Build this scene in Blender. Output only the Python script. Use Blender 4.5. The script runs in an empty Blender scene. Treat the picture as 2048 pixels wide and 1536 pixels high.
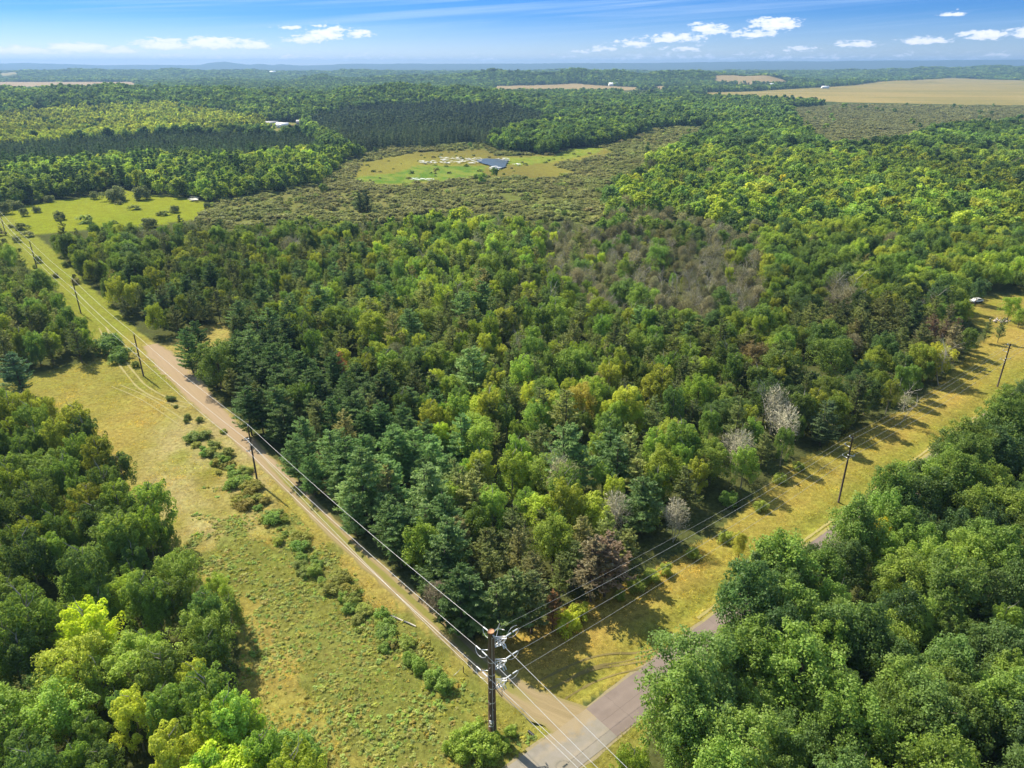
import bpy, math, random
import numpy as np
from mathutils import Vector, Matrix
R = math.radians
rng = np.random.default_rng(7)
random.seed(7)
sc = bpy.context.scene
COL = sc.collection

# ------------------------------------------------------------------ camera, sky, sun, exposure
H = 75.0
F = 1420.0                                   # focal length in pixels of a 2048 px wide picture
TH = math.atan(638 / F)                      # downward tilt
CT, ST = math.cos(TH), math.sin(TH)
cam_d = bpy.data.cameras.new('camera')
cam = bpy.data.objects.new('camera', cam_d)
COL.objects.link(cam)
cam.location = (0, 0, H)
cam.rotation_euler = (R(90) - TH, 0, 0)
cam_d.sensor_width = 36
cam_d.lens = 36 * F / 2048
cam_d.clip_start = 0.5
cam_d.clip_end = 80000
sc.camera = cam

SUN_AZ, SUN_EL = R(-45), R(46)               # sun stands far left beyond the forest
sun_dir = Vector((math.sin(SUN_AZ) * math.cos(SUN_EL), math.cos(SUN_AZ) * math.cos(SUN_EL), math.sin(SUN_EL)))
sun_d = bpy.data.lights.new('sun', 'SUN')
sun_d.energy = 4.4
sun_d.angle = R(0.55)
sun_d.color = (1.0, 0.91, 0.74)
sun = bpy.data.objects.new('sun', sun_d)
COL.objects.link(sun)
sun.location = (0, 0, 300)
sun.rotation_euler = sun_dir.to_track_quat('Z', 'Y').to_euler()

sc.view_settings.view_transform = 'Standard'
sc.view_settings.look = 'None'
sc.view_settings.exposure = 1.02
sc.view_settings.gamma = 1.0
sc.view_settings.use_curve_mapping = False
sc.render.engine = 'CYCLES'
cy = sc.cycles
cy.max_bounces = 5
cy.diffuse_bounces = 3
cy.glossy_bounces = 2
cy.transmission_bounces = 3
cy.transparent_max_bounces = 4
cy.volume_bounces = 0
cy.use_adaptive_sampling = True
cy.adaptive_threshold = 0.02
cy.caustics_reflective = False
cy.caustics_refractive = False
cy.sample_clamp_indirect = 4
cy.use_denoising = True


class NT:
    """small helper for node trees"""
    def __init__(s, tree):
        s.t = tree
        s.n = tree.nodes
        s.l = tree.links

    def new(s, kind, **kw):
        n = s.n.new(kind)
        for k, v in kw.items():
            setattr(n, k, v)
        return n

    def put(s, sock, v):
        if hasattr(v, 'links') or isinstance(v, bpy.types.NodeSocket):
            s.l.new(v, sock)
        elif v is not None:
            sock.default_value = v

    def math(s, op, a, b=None, c=None, clamp=False):
        n = s.new('ShaderNodeMath', operation=op, use_clamp=clamp)
        s.put(n.inputs[0], a)
        if b is not None: s.put(n.inputs[1], b)
        if c is not None: s.put(n.inputs[2], c)
        return n.outputs[0]

    def mix(s, fac, a, b, blend='MIX'):
        n = s.new('ShaderNodeMix', data_type='RGBA', blend_type=blend)
        s.put(n.inputs[0], fac)
        for sock, v in ((n.inputs[6], a), (n.inputs[7], b)):
            if isinstance(v, (tuple, list)) and len(v) == 3: v = (*v, 1)
            s.put(sock, v)
        return n.outputs[2]

    def noise(s, vec, scale, detail=4, rough=0.5, dist=0.0):
        n = s.new('ShaderNodeTexNoise')
        if vec is not None: s.l.new(vec, n.inputs['Vector'])
        n.inputs['Scale'].default_value = scale
        n.inputs['Detail'].default_value = detail
        n.inputs['Roughness'].default_value = rough
        n.inputs['Distortion'].default_value = dist
        return n.outputs['Fac']

    def ramp(s, fac, stops, interp='LINEAR'):
        n = s.new('ShaderNodeValToRGB')
        n.color_ramp.interpolation = interp
        el = n.color_ramp.elements
        el[0].position, el[1].position = stops[0][0], stops[-1][0]
        for p, c in stops[1:-1]: el.new(p)
        for e, (p, c) in zip(el, stops):
            e.position = p
            e.color = (*c, 1) if len(c) == 3 else c
        s.l.new(fac, n.inputs[0])
        return n.outputs[0]

    def maprange(s, v, a, b, c=0.0, d=1.0, smooth=False):
        n = s.new('ShaderNodeMapRange')
        n.interpolation_type = 'SMOOTHSTEP' if smooth else 'LINEAR'
        s.put(n.inputs['Value'], v)
        n.inputs['From Min'].default_value = a
        n.inputs['From Max'].default_value = b
        n.inputs['To Min'].default_value = c
        n.inputs['To Max'].default_value = d
        return n.outputs['Result']


# --- the sky
world = bpy.data.worlds.new('World')
sc.world = world
world.use_nodes = True
W = NT(world.node_tree)
W.n.clear()
tc = W.new('ShaderNodeTexCoord')
sky = W.new('ShaderNodeTexSky', sky_type='NISHITA')
sky.sun_disc = False
sky.sun_elevation = SUN_EL
sky.sun_rotation = SUN_AZ
sky.altitude = 300
sky.air_density = 1.0
sky.dust_density = 0.6
sky.ozone_density = 1.5
sep = W.new('ShaderNodeSeparateXYZ')
W.l.new(tc.outputs['Generated'], sep.inputs[0])
X, Y, Z = sep.outputs
az = W.math('ARCTAN2', X, Y)                                     # azimuth, 0 straight ahead
el = W.math('ARCSINE', Z)
# a clear summer sky: pale at the horizon, quickly a deep blue
tint = W.ramp(W.math('MULTIPLY', W.math('MAXIMUM', el, 0.0), 1 / 1.5708), [
    (0.0, (0.42, 0.49, 0.66)), (0.018, (0.205, 0.31, 0.56)), (0.035, (0.075, 0.20, 0.47)), (0.06, (0.025, 0.155, 0.43)),
    (0.12, (0.12, 0.22, 0.38)), (0.35, (0.60, 0.62, 0.56)), (1.0, (1.35, 1.20, 0.95))])  # upper sky raised and warmed as added fill light
base = W.mix(1.0, sky.outputs[0], tint, 'MULTIPLY')
# clouds: fair weather cumulus low over the horizon, thin cirrus higher
comb = W.new('ShaderNodeCombineXYZ')
W.put(comb.inputs[0], az)
W.put(comb.inputs[1], W.math('MULTIPLY', el, 2.6))
n_big = W.noise(comb.outputs[0], 22, 5, 0.55, 0.2)
n_fine = W.noise(comb.outputs[0], 90, 6, 0.62, 0.3)


def az_el(x, y):
    u, v = (x - 1024) / F, (y - 768) / F
    fx, fy, fz = u, CT - v * ST, -(ST + v * CT)
    return math.atan2(fx, fy), math.atan2(fz, math.hypot(fx, fy))


cl = [  # pixel centre x, y, half width, half height, weight
    (50, 104, 110, 12, 1.4), (150, 98, 75, 12, 1.55), (235, 103, 60, 9, 1.35), (330, 91, 62, 15, 1.55), (430, 89, 62, 14, 1.5), (500, 92, 45, 12, 1.15),
    (655, 68, 55, 17, 1.15), (615, 80, 40, 12, 1.0), (585, 55, 36, 6, .75), (725, 68, 26, 9, .7),
    (1415, 60, 38, 15, 1.1), (1350, 78, 60, 12, 1.1), (1270, 88, 50, 9, 1.0), (1205, 99, 30, 6, .9), (1150, 104, 26, 5, .8), (1370, 98, 42, 7, .75),
    (1555, 50, 52, 15, 1.15), (1510, 70, 50, 10, 1.05), (1600, 99, 34, 7, .75), (1715, 90, 42, 8, .95), (1850, 83, 50, 8, 1.0), (1970, 72, 55, 11, 1.1), (2060, 66, 50, 12, 1.0),
    (1910, 28, 26, 6, .8), (-120, 100, 140, 14, 1.0), (2200, 80, 90, 14, 1.0), (430, 116, 420, 8, .5), (1500, 116, 600, 6, .28), (1000, 120, 80, 4, .4), (790, 119, 40, 4, .5)]
acc = None
kpx = CT * CT * 1.0 / F
for x, y, w, h, wt in cl:
    a0, e0 = az_el(x, y)
    a1, _ = az_el(x + w * 1.2, y)
    _, e1 = az_el(x, y - h * 1.35)
    dx = W.math('MULTIPLY', W.math('SUBTRACT', az, a0), 1 / (a1 - a0))
    dyb = W.math('MULTIPLY', W.math('SUBTRACT', el, e0), 1 / (e1 - e0))
    # flatter underside
    dy = W.math('MAXIMUM', dyb, W.math('MULTIPLY', dyb, -1.7))
    rr = W.math('ADD', W.math('MULTIPLY', dx, dx), W.math('MULTIPLY', dy, dy))
    m = W.math('MULTIPLY', W.math('SUBTRACT', 1.0, W.math('SQRT', rr)), wt)
    acc = m if acc is None else W.math('MAXIMUM', acc, m)
# elsewhere round the sky the same kind of small clouds, in a belt above the horizon
belt = W.math('MULTIPLY', W.maprange(el, 0.015, 0.05, 0, 1, True), W.maprange(el, 0.10, 0.3, 1, 0.5, True))
side = W.maprange(W.math('ABSOLUTE', az), 0.75, 0.95, 0, 1, True)
wide = W.noise(comb.outputs[0], 6, 3, 0.5)
gen = W.math('MULTIPLY', W.math('MULTIPLY', W.maprange(wide, 0.58, 0.72, -0.3, 0.7), belt), side)
gen = W.math('SUBTRACT', gen, W.math('MULTIPLY', W.math('SUBTRACT', 1, side), 2.0))
acc = W.math('MAXIMUM', acc, gen)
dens = W.math('ADD', acc, W.math('ADD', W.math('MULTIPLY', W.math('SUBTRACT', n_fine, 0.5), 3.2), W.math('MULTIPLY', W.math('SUBTRACT', n_big, 0.5), 1.4)))
cmask = W.math('MULTIPLY', W.maprange(dens, 0.05, 0.55, 0, 1, True), W.maprange(acc, -0.45, 0.15, 0, 1, True))
# shade inside the clouds: a little grey-violet where thin, low
ccol = W.mix(W.maprange(dens, 0.2, 1.0, 0, 1), (3.0, 3.4, 4.1), (4.3, 4.2, 4.0))
# cirrus veils
comb2 = W.new('ShaderNodeCombineXYZ')
W.put(comb2.inputs[0], W.math('ADD', az, W.math('MULTIPLY', el, -4.0)))
W.put(comb2.inputs[1], W.math('MULTIPLY', W.math('ADD', el, W.math('MULTIPLY', az, -0.055)), 30))
cir = W.noise(comb2.outputs[0], 2.1, 5, 0.6, 0.4)
cmask2 = W.math('MULTIPLY', W.maprange(cir, 0.43, 0.78, 0, 0.75, True), W.maprange(el, 0.02, 0.06, 0, 1, True))
skyc = W.mix(cmask2, base, (2.2, 2.9, 3.9))
skyc = W.mix(W.math('MULTIPLY', cmask, 0.93), skyc, ccol)
bg = W.new('ShaderNodeBackground')
W.l.new(skyc, bg.inputs[0])
bg.inputs[1].default_value = 0.15
wo = W.new('ShaderNodeOutputWorld')
W.l.new(bg.outputs[0], wo.inputs[0])


# ------------------------------------------------------------------ geometry helpers
def ground(x, y, z=0.0):
    """photo pixel (2048 px wide) to the point of the plane z it shows"""
    u, v = (x - 1024) / F, (y - 768) / F
    t = (H - z) / (ST + v * CT)
    return u * t, (CT - v * ST) * t


def pixel(X, Y, Z=0.0):
    X, Y, Z = np.asarray(X, float), np.asarray(Y, float), np.asarray(Z, float)
    dz = H - Z
    f = Y * CT + dz * ST
    f = np.where(f < 1, 1, f)
    return 1024 + F * X / f, 768 + F * (dz * CT - Y * ST) / f


def inside(px, py, poly):
    px, py = np.asarray(px), np.asarray(py)
    c = np.zeros(px.shape, bool)
    n = len(poly)
    for i in range(n):
        x0, y0 = poly[i]
        x1, y1 = poly[i - 1]
        if y0 == y1: continue
        k = (y0 > py) != (y1 > py)
        c ^= k & (px < (x1 - x0) * (py - y0) / (y1 - y0) + x0)
    return c


def vnoise(x, y, seed=0):
    """smooth value noise on arrays"""
    x = np.asarray(x, float); y = np.asarray(y, float)
    xi, yi = np.floor(x).astype(np.int64), np.floor(y).astype(np.int64)
    fx, fy = x - xi, y - yi
    fx = fx * fx * (3 - 2 * fx); fy = fy * fy * (3 - 2 * fy)

    def h(a, b):
        v = np.sin(a * 127.1 + b * 311.7 + seed * 74.7) * 43758.5453
        return v - np.floor(v)
    return (h(xi, yi) * (1 - fx) + h(xi + 1, yi) * fx) * (1 - fy) + (h(xi, yi + 1) * (1 - fx) + h(xi + 1, yi + 1) * fx) * fy


def fnoise(x, y, seed=0, octaves=4):
    s, a, t = 0, 1.0, 0
    for i in range(octaves):
        s = s + a * vnoise(x * 2 ** i, y * 2 ** i, seed + i * 13)
        t += a
        a *= 0.5
    return s / t


def mesh_np(name, verts, faces, mat=None, smooth=False, attr=None, colattr=None):
    """verts (n,3), faces (m,k) one size k"""
    verts = np.asarray(verts, np.float32)
    faces = np.asarray(faces, np.int32)
    me = bpy.data.meshes.new(name)
    me.vertices.add(len(verts))
    me.vertices.foreach_set('co', verts.ravel())
    k = faces.shape[1]
    me.loops.add(faces.size)
    me.loops.foreach_set('vertex_index', faces.ravel())
    me.polygons.add(len(faces))
    me.polygons.foreach_set('loop_start', np.arange(0, faces.size, k, dtype=np.int32))
    if smooth:
        me.polygons.foreach_set('use_smooth', np.ones(len(faces), bool))
    me.update(calc_edges=True)
    if attr is not None:
        a = me.attributes.new('lv', 'FLOAT', 'POINT')
        a.data.foreach_set('value', np.asarray(attr, np.float32))
    if colattr is not None:
        a = me.color_attributes.new('zcol', 'FLOAT_COLOR', 'POINT')
        c = np.ones((len(verts), 4), np.float32)
        c[:, :3] = colattr
        a.data.foreach_set('color', c.ravel())
    if mat is not None:
        me.materials.append(mat)
    return me


class MB:
    """collects tubes and boxes as one quad mesh"""
    def __init__(s):
        s.v, s.f, s.n = [], [], 0

    def add(s, v, f):
        s.v.append(np.asarray(v, float)); s.f.append(np.asarray(f, int) + s.n); s.n += len(v)

    def box(s, c, size, rot=None):
        x, y, z = [q / 2 for q in size]
        v = np.array([(a * x, b * y, d * z) for a in (-1, 1) for b in (-1, 1) for d in (-1, 1)])
        if rot is not None:
            v = v @ np.array(rot.to_3x3()).T
        v = v + np.array(c)
        s.add(v, [(0, 1, 3, 2), (4, 6, 7, 5), (0, 4, 5, 1), (2, 3, 7, 6), (0, 2, 6, 4), (1, 5, 7, 3)])

    def tube(s, pts, rad, seg=6, cap=True):
        pts = np.asarray(pts, float)
        n = len(pts)
        rad = np.broadcast_to(np.asarray(rad, float), (n,))
        tang = np.gradient(pts, axis=0)
        tang /= np.linalg.norm(tang, axis=1)[:, None] + 1e-9
        ref = np.array([0, 0, 1.0]) if abs(tang[:, 2]).mean() < 0.9 else np.array([1.0, 0, 0])
        a = np.cross(tang, ref); a /= np.linalg.norm(a, axis=1)[:, None] + 1e-9
        b = np.cross(tang, a)
        th = np.arange(seg) * 2 * math.pi / seg
        v = (pts[:, None] + rad[:, None, None] * (np.cos(th)[None, :, None] * a[:, None] + np.sin(th)[None, :, None] * b[:, None])).reshape(-1, 3)
        f = []
        for i in range(n - 1):
            for j in range(seg):
                k = (j + 1) % seg
                f.append((i * seg + j, i * seg + k, (i + 1) * seg + k, (i + 1) * seg + j))
        if cap:
            m = len(v)
            v = np.vstack([v, pts[:1], pts[-1:]])
            for j in range(0, seg, 2):
                k, l = (j + 1) % seg, (j + 2) % seg
                f.append((m, j, k, l)); f.append((m + 1, (n - 1) * seg + l, (n - 1) * seg + k, (n - 1) * seg + j))
        s.add(v, f)

    def mesh(s, name, mat, smooth=False):
        return mesh_np(name, np.vstack(s.v), np.vstack(s.f), mat, smooth)


def put(name, me, parent=None, loc=None, label=None, cat=None, group=None, kind=None):
    o = bpy.data.objects.new(name, me)
    COL.objects.link(o)
    if parent is not None: o.parent = parent
    if loc is not None: o.location = loc
    if label: o['label'] = label
    if cat: o['category'] = cat
    if group: o['group'] = group
    if kind: o['kind'] = kind
    return o


# ------------------------------------------------------------------ materials
def mat_new(name):
    m = bpy.data.materials.new(name)
    m.use_nodes = True
    t = NT(m.node_tree)
    t.n.clear()
    out = t.new('ShaderNodeOutputMaterial')
    return m, t, out


def simple(name, col, rough=0.7, metal=0.0, nscale=None, namt=0.25):
    m, t, out = mat_new(name)
    b = t.new('ShaderNodeBsdfPrincipled')
    b.inputs['Roughness'].default_value = rough
    b.inputs['Metallic'].default_value = metal
    if nscale:
        g = t.new('ShaderNodeTexCoord')
        n = t.noise(g.outputs['Object'], nscale, 5, 0.6)
        c = t.mix(n, tuple(q * (1 - namt) for q in col), tuple(q * (1 + namt) for q in col))
        t.l.new(c, b.inputs['Base Color'])
    else:
        b.inputs['Base Color'].default_value = (*col, 1)
    t.l.new(b.outputs[0], out.inputs[0])
    return m


LEAFK = 2.95                                 # overall leaf brightness


def foliage(name, transl=0.36, gloss=0.04, vary=0.5, yellow=(1.12, 1.10, 0.7)):
    """leaf material; each tree's own colour comes from its 'tint'"""
    m, t, out = mat_new(name)
    ti = t.new('ShaderNodeAttribute', attribute_type='INSTANCER', attribute_name='tint')
    lv = t.new('ShaderNodeAttribute', attribute_type='GEOMETRY', attribute_name='lv')
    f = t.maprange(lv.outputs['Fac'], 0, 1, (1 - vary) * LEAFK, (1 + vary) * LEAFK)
    mul = t.new('ShaderNodeVectorMath', operation='SCALE')
    t.l.new(ti.outputs['Color'], mul.inputs[0])
    t.l.new(f, mul.inputs['Scale'])
    col = mul.outputs[0]
    d = t.new('ShaderNodeBsdfDiffuse')
    t.l.new(col, d.inputs[0])
    tr = t.new('ShaderNodeBsdfTranslucent')
    t.l.new(t.mix(1.0, col, yellow, 'MULTIPLY'), tr.inputs[0])
    mx = t.new('ShaderNodeMixShader')
    mx.inputs[0].default_value = transl
    t.l.new(d.outputs[0], mx.inputs[1]); t.l.new(tr.outputs[0], mx.inputs[2])
    g = t.new('ShaderNodeBsdfGlossy')
    g.inputs['Roughness'].default_value = 0.42
    g.inputs['Color'].default_value = (0.9, 0.95, 0.85, 1)
    mx2 = t.new('ShaderNodeMixShader')
    mx2.inputs[0].default_value = gloss
    t.l.new(mx.outputs[0], mx2.inputs[1]); t.l.new(g.outputs[0], mx2.inputs[2])
    t.l.new(mx2.outputs[0], out.inputs[0])
    return m


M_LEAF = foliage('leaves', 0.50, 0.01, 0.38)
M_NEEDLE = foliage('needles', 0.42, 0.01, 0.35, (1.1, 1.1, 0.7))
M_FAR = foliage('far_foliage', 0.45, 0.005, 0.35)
M_GRASSB = foliage('grass_blades', 0.40, 0.02, 0.45, (1.15, 1.1, 0.6))
M_BARK = simple('bark', (0.10, 0.075, 0.055), 0.9, 0, 3, 0.4)
M_BARKP = simple('pale_bark', (0.26, 0.24, 0.20), 0.85, 0, 4, 0.35)
M_DEAD = simple('dead_wood', (0.42, 0.39, 0.335), 0.85, 0, 5, 0.3)
M_DEADB = simple('brown_dead_wood', (0.17, 0.13, 0.10), 0.9, 0, 5, 0.3)


# ------------------------------------------------------------------ plants: crown generators
def unit(v):
    return v / (np.linalg.norm(v, axis=-1, keepdims=True) + 1e-9)


def cards(P, N, size, aspect=1.4, along=None, g=None):
    """kite shaped folded leaves at P facing N"""
    g = g or rng
    n = len(P)
    size = np.broadcast_to(size, (n,))
    if along is None:
        along = g.normal(size=(n, 3))
    a = unit(along - (along * N).sum(1)[:, None] * N)
    b = np.cross(N, a)
    L = (size * aspect / 2)[:, None]
    Wd = (size / 2)[:, None]
    v = np.stack([P - a * L, P + b * Wd + N * Wd * 0.35, P + a * L, P - b * Wd + N * Wd * 0.35], 1).reshape(-1, 3)
    i = np.arange(n)[:, None] * 4
    f = np.hstack([i, i + 1, i + 2, i, i + 2, i + 3]).reshape(-1, 3)
    lv = np.repeat(g.random(n), 4)
    return v, f, lv


def crown_mesh(name, parts, mat):
    vs, fs, ls, n = [], [], [], 0
    for v, f, l in parts:
        vs.append(v); fs.append(f + n); ls.append(l); n += len(v)
    return mesh_np(name, np.vstack(vs), np.vstack(fs), mat, False, np.concatenate(ls))


def g_broad(g, h=1.0, Rr=0.34, base=0.15, nclump=46, per=75, leaf=0.028, cr=(0.10, 0.17), upright=0.0, pointy=0.0):
    """unit-height broadleaf crown made of leaf clumps on an uneven egg; returns cards"""
    parts = []
    cz, rz = (h + base) / 2, (h - base) / 2
    off = g.random(3) * 9
    for i in range(nclump):
        d = unit(g.normal(size=3) + np.array([0, 0, 0.45]))
        ang = math.atan2(d[1], d[0])
        lob = 1 + 0.22 * math.sin(3 * ang + off[0]) + 0.15 * math.sin(5 * ang + off[1] + d[2] * 4)
        k = g.uniform(0.55, 1.0) * lob
        taper = 1 - pointy * max(0, d[2]) * 0.5
        c = np.array([d[0] * Rr * k * taper, d[1] * Rr * k * taper, cz + d[2] * rz * min(1, k) * 0.92])
        r = g.uniform(*cr) * (1 - 0.25 * max(0, d[2]))
        q = unit(g.normal(size=(per, 3)) + np.array([0, 0, 0.35]))
        rad = (r * g.uniform(0.55, 1.08, per))[:, None]
        stretch = np.array([1, 1, 1 + upright])
        P = c + q * rad * stretch
        N = unit(q * 0.7 + np.array([0, 0, 0.5]) + g.normal(size=(per, 3)) * 0.55)
        v, f, l = cards(P, N, leaf * g.uniform(0.7, 1.35, per), 1.5, g=g)
        # each clump has its own tone
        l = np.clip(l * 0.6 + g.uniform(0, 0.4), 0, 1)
        parts.append((v, f, l))
    return parts


def g_aspen(g, h=1.0, Rr=0.24, base=0.2, nspray=34, per=90, leaf=0.024):
    """narrow crown of ascending pointed sprays"""
    parts = []
    for i in range(nspray):
        t = g.random() ** 0.8
        z0 = base + t * (0.80 - base)
        a = g.uniform(0, 2 * math.pi)
        rr = Rr * (1 - ((z0 - base) / (h - base)) ** 1.6 * 0.8) * g.uniform(0.3, 0.95)
        p0 = np.array([math.cos(a) * rr, math.sin(a) * rr, z0])
        lean = np.array([math.cos(a) * 0.28, math.sin(a) * 0.28, 1.0])
        ln = g.uniform(0.10, 0.22) * (1.15 - 0.5 * t)
        s = g.random(per) ** 0.8
        wid = (0.036 * np.sin(np.clip(s * 0.9 + 0.1, 0, 1) * math.pi) ** 0.7 + 0.006)
        q = unit(g.normal(size=(per, 3)) * np.array([1, 1, 0.3]))
        P = p0 + unit(lean) * (s * ln)[:, None] + q * wid[:, None]
        N = unit(q + np.array([0, 0, 0.3]) + g.normal(size=(per, 3)) * 0.5)
        v, f, l = cards(P, N, leaf * g.uniform(0.7, 1.3, per), 1.4, g=g)
        parts.append((v, f, np.clip(l * 0.6 + g.uniform(0, 0.4), 0, 1)))
    return parts


def g_pine(g, h=1.0, Rr=0.27, base=0.12, whorl=0.042, nb=6, per=26, leaf=0.019, aspect=3.0, power=0.75, rise=0.25, ragged=0.25, miss=0.0):
    """whorled conifer: tiers of branches carrying needle sprays"""
    parts = []
    z = base
    while z < h - 0.015:
        t = (z - base) / (h - base)
        r0 = Rr * ((1 - t) ** power) * (0.55 + 0.45 * min(1, t * 6))
        for i in range(nb if t < 0.85 else 4):
            if g.random() < miss: continue
            a = g.uniform(0, 2 * math.pi)
            r = r0 * (1 + g.uniform(-ragged, ragged)) + 0.012
            d = np.array([math.cos(a), math.sin(a), 0])
            side = np.array([-d[1], d[0], 0])
            n = max(5, int(per * (0.35 + r / Rr)))
            s = g.random(n) ** 0.6
            droop = rise * s ** 1.6 - 0.10 * s
            lat = g.normal(size=n) * 0.13 * (0.3 + 0.7 * np.sin(s * math.pi))
            P = np.array([0, 0, z]) + d * (s * r)[:, None] + side * (lat * r)[:, None] + np.array([0, 0, 1]) * (droop * r)[:, None]
            P[:, 2] += g.uniform(-0.008, 0.012, n)
            al = d * 0.8 + side * np.sign(lat)[:, None] * 0.55 + np.array([0, 0, 0.45]) + g.normal(size=(n, 3)) * 0.3
            N = unit(np.array([0, 0, 0.9]) + g.normal(size=(n, 3)) * 0.55)
            v, f, l = cards(P, N, leaf * g.uniform(0.7, 1.3, n), aspect, al, g=g)
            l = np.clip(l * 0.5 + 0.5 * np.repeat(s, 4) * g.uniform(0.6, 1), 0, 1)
            parts.append((v, f, l))
        z += whorl * g.uniform(0.7, 1.3)
    return parts


def trunk_mb(g, r=0.016, h=0.9, limbs=9, spread=0.26, start=0.25, seg=6, rise=0.6):
    mb = MB()
    n = 7
    zz = np.linspace(-0.02, h, n)
    pts = np.stack([np.cumsum(g.normal(size=n) * 0.006), np.cumsum(g.normal(size=n) * 0.006), zz], 1)
    pts[0, :2] = 0
    mb.tube(pts, np.linspace(r, r * 0.25, n), seg)
    for i in range(limbs):
        t = start + (h - start) * (i + g.random()) / limbs
        p = np.array([np.interp(t, zz, pts[:, 0]), np.interp(t, zz, pts[:, 1]), t])
        a = g.uniform(0, 6.28)
        L = spread * (1.05 - 0.6 * t) * g.uniform(0.7, 1.1)
        d = np.array([math.cos(a), math.sin(a), rise])
        q = [p, p + d * L * 0.5 + g.normal(size=3) * 0.01, p + d * L * np.array([1, 1, 1.15])]
        mb.tube(q, [r * 0.42, r * 0.26, r * 0.08], 4, False)
    return mb


def dead_mb(g, kind=0):
    """bare branching tree, unit height"""
    mb = MB()

    def grow(p, d, L, r, depth):
        k = 3
        pts = [p]
        for i in range(k):
            d = unit(d + g.normal(size=3) * 0.13 + np.array([0, 0, 0.04]))
            pts.append(pts[-1] + d * L / k)
        mb.tube(pts, np.linspace(r, r * 0.55, k + 1), 4 if depth < 2 else 3, False)
        if depth >= 4 - (kind == 2): return
        nb = (3, 3, 3, 3)[depth] + (g.random() < 0.5)
        for i in range(nb):
            s = g.uniform(0.35, 1.0)
            q = pts[0] + (pts[-1] - pts[0]) * s
            a = unit(d + unit(g.normal(size=3)) * g.uniform(0.55, 0.95) + np.array([0, 0, 0.12]))
            grow(q, a, L * g.uniform(0.5, 0.75), r * 0.5, depth + 1)
    if kind == 0:      # spreading
        grow(np.zeros(3), np.array([0, 0, 1.0]), 0.45, 0.016, 0)
        grow(np.array([0, 0, 0.3]), unit(np.array([0.3, 0.1, 1.0])), 0.4, 0.011, 1)
    else:              # slender, several stems
        for i in range(3 if kind == 1 else 1):
            grow(np.array([g.normal() * 0.02, g.normal() * 0.02, 0]), unit(np.array([g.normal() * 0.15, g.normal() * 0.15, 1.0])), 0.55, 0.011, 1)
        if kind == 2: grow(np.array([0, 0, 0.4]), np.array([0, 0, 1.0]), 0.5, 0.010, 1)
    return mb


# library: kind -> list of (crown mesh, trunk mesh)
LIB = {}
for k in range(5):
    g = np.random.default_rng(100 + k)
    LIB.setdefault('broadleaf_tree', []).append((crown_mesh('crown', g_broad(g, Rr=0.30 + 0.03 * (k % 3), nclump=120, per=85, leaf=0.0155, cr=(0.055, 0.105), pointy=0.3 * (k % 2)), M_LEAF), trunk_mb(g, 0.017, 0.82).mesh('trunk', M_BARK)))
for k in range(4):
    g = np.random.default_rng(200 + k)
    LIB.setdefault('aspen_tree', []).append((crown_mesh('crown', g_aspen(g, nspray=78, per=105, leaf=0.0145, Rr=0.25), M_LEAF), trunk_mb(g, 0.012, 0.88, 8, 0.2, rise=1.3).mesh('trunk', M_BARKP)))
for k in range(4):
    g = np.random.default_rng(300 + k)
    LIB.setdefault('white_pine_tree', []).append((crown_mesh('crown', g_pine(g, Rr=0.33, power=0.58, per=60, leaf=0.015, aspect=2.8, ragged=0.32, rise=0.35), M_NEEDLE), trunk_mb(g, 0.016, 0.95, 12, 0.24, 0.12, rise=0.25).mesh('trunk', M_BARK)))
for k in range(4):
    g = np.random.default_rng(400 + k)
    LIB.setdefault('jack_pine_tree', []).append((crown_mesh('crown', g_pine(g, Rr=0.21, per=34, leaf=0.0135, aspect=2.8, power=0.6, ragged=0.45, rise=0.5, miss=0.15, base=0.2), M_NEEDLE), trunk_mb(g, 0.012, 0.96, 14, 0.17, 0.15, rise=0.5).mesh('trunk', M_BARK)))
for k in range(2):
    g = np.random.default_rng(450 + k)
    LIB.setdefault('spruce_tree', []).append((crown_mesh('crown', g_pine(g, Rr=0.19, per=16, leaf=0.022, aspect=2.0, power=0.9, ragged=0.2, rise=-0.05, base=0.05, whorl=0.04), M_NEEDLE), trunk_mb(g, 0.012, 0.95, 0).mesh('trunk', M_BARK)))
M_TWIG = foliage('twigs', 0.15, 0.0, 0.35, (1, 1, 1))


def g_twigs(g, Rr=0.26, n=1500, base=0.25, size=0.0065):
    """haze of fine bare twigs fanning upwards"""
    d = unit(g.normal(size=(n, 3)) + np.array([0, 0, 0.3]))
    k = g.random(n) ** 0.45
    lob = 1 + 0.25 * np.sin(np.arctan2(d[:, 1], d[:, 0]) * 3 + g.random() * 6)
    P = np.stack([d[:, 0] * Rr * k * lob, d[:, 1] * Rr * k * lob, (1 + base) / 2 + d[:, 2] * (1 - base) / 2 * k], 1)
    al = d * np.array([1, 1, 0.6]) + np.array([0, 0, 0.55]) + g.normal(size=(n, 3)) * 0.35
    return [cards(P, unit(g.normal(size=(n, 3))), size * g.uniform(0.6, 1.3, n), 13.0, al, g=g)]


for k in range(5):
    g = np.random.default_rng(500 + k)
    LIB.setdefault('dead_tree', []).append((crown_mesh('twigs', g_twigs(g, n=(1100, 1100, 260, 3600, 3400)[k], Rr=(0.30, 0.22, 0.16, 0.27, 0.24)[k]), M_TWIG),
                                            dead_mb(g, (0, 1, 2, 0, 1)[k]).mesh('branches', M_DEAD if k < 3 else M_DEADB)))
for k in range(4):
    g = np.random.default_rng(600 + k)
    LIB.setdefault('shrub', []).append((crown_mesh('foliage', g_broad(g, h=1.0, Rr=0.62, base=-0.1, nclump=26, per=110, leaf=0.06, cr=(0.18, 0.30)), M_LEAF), None))


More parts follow.
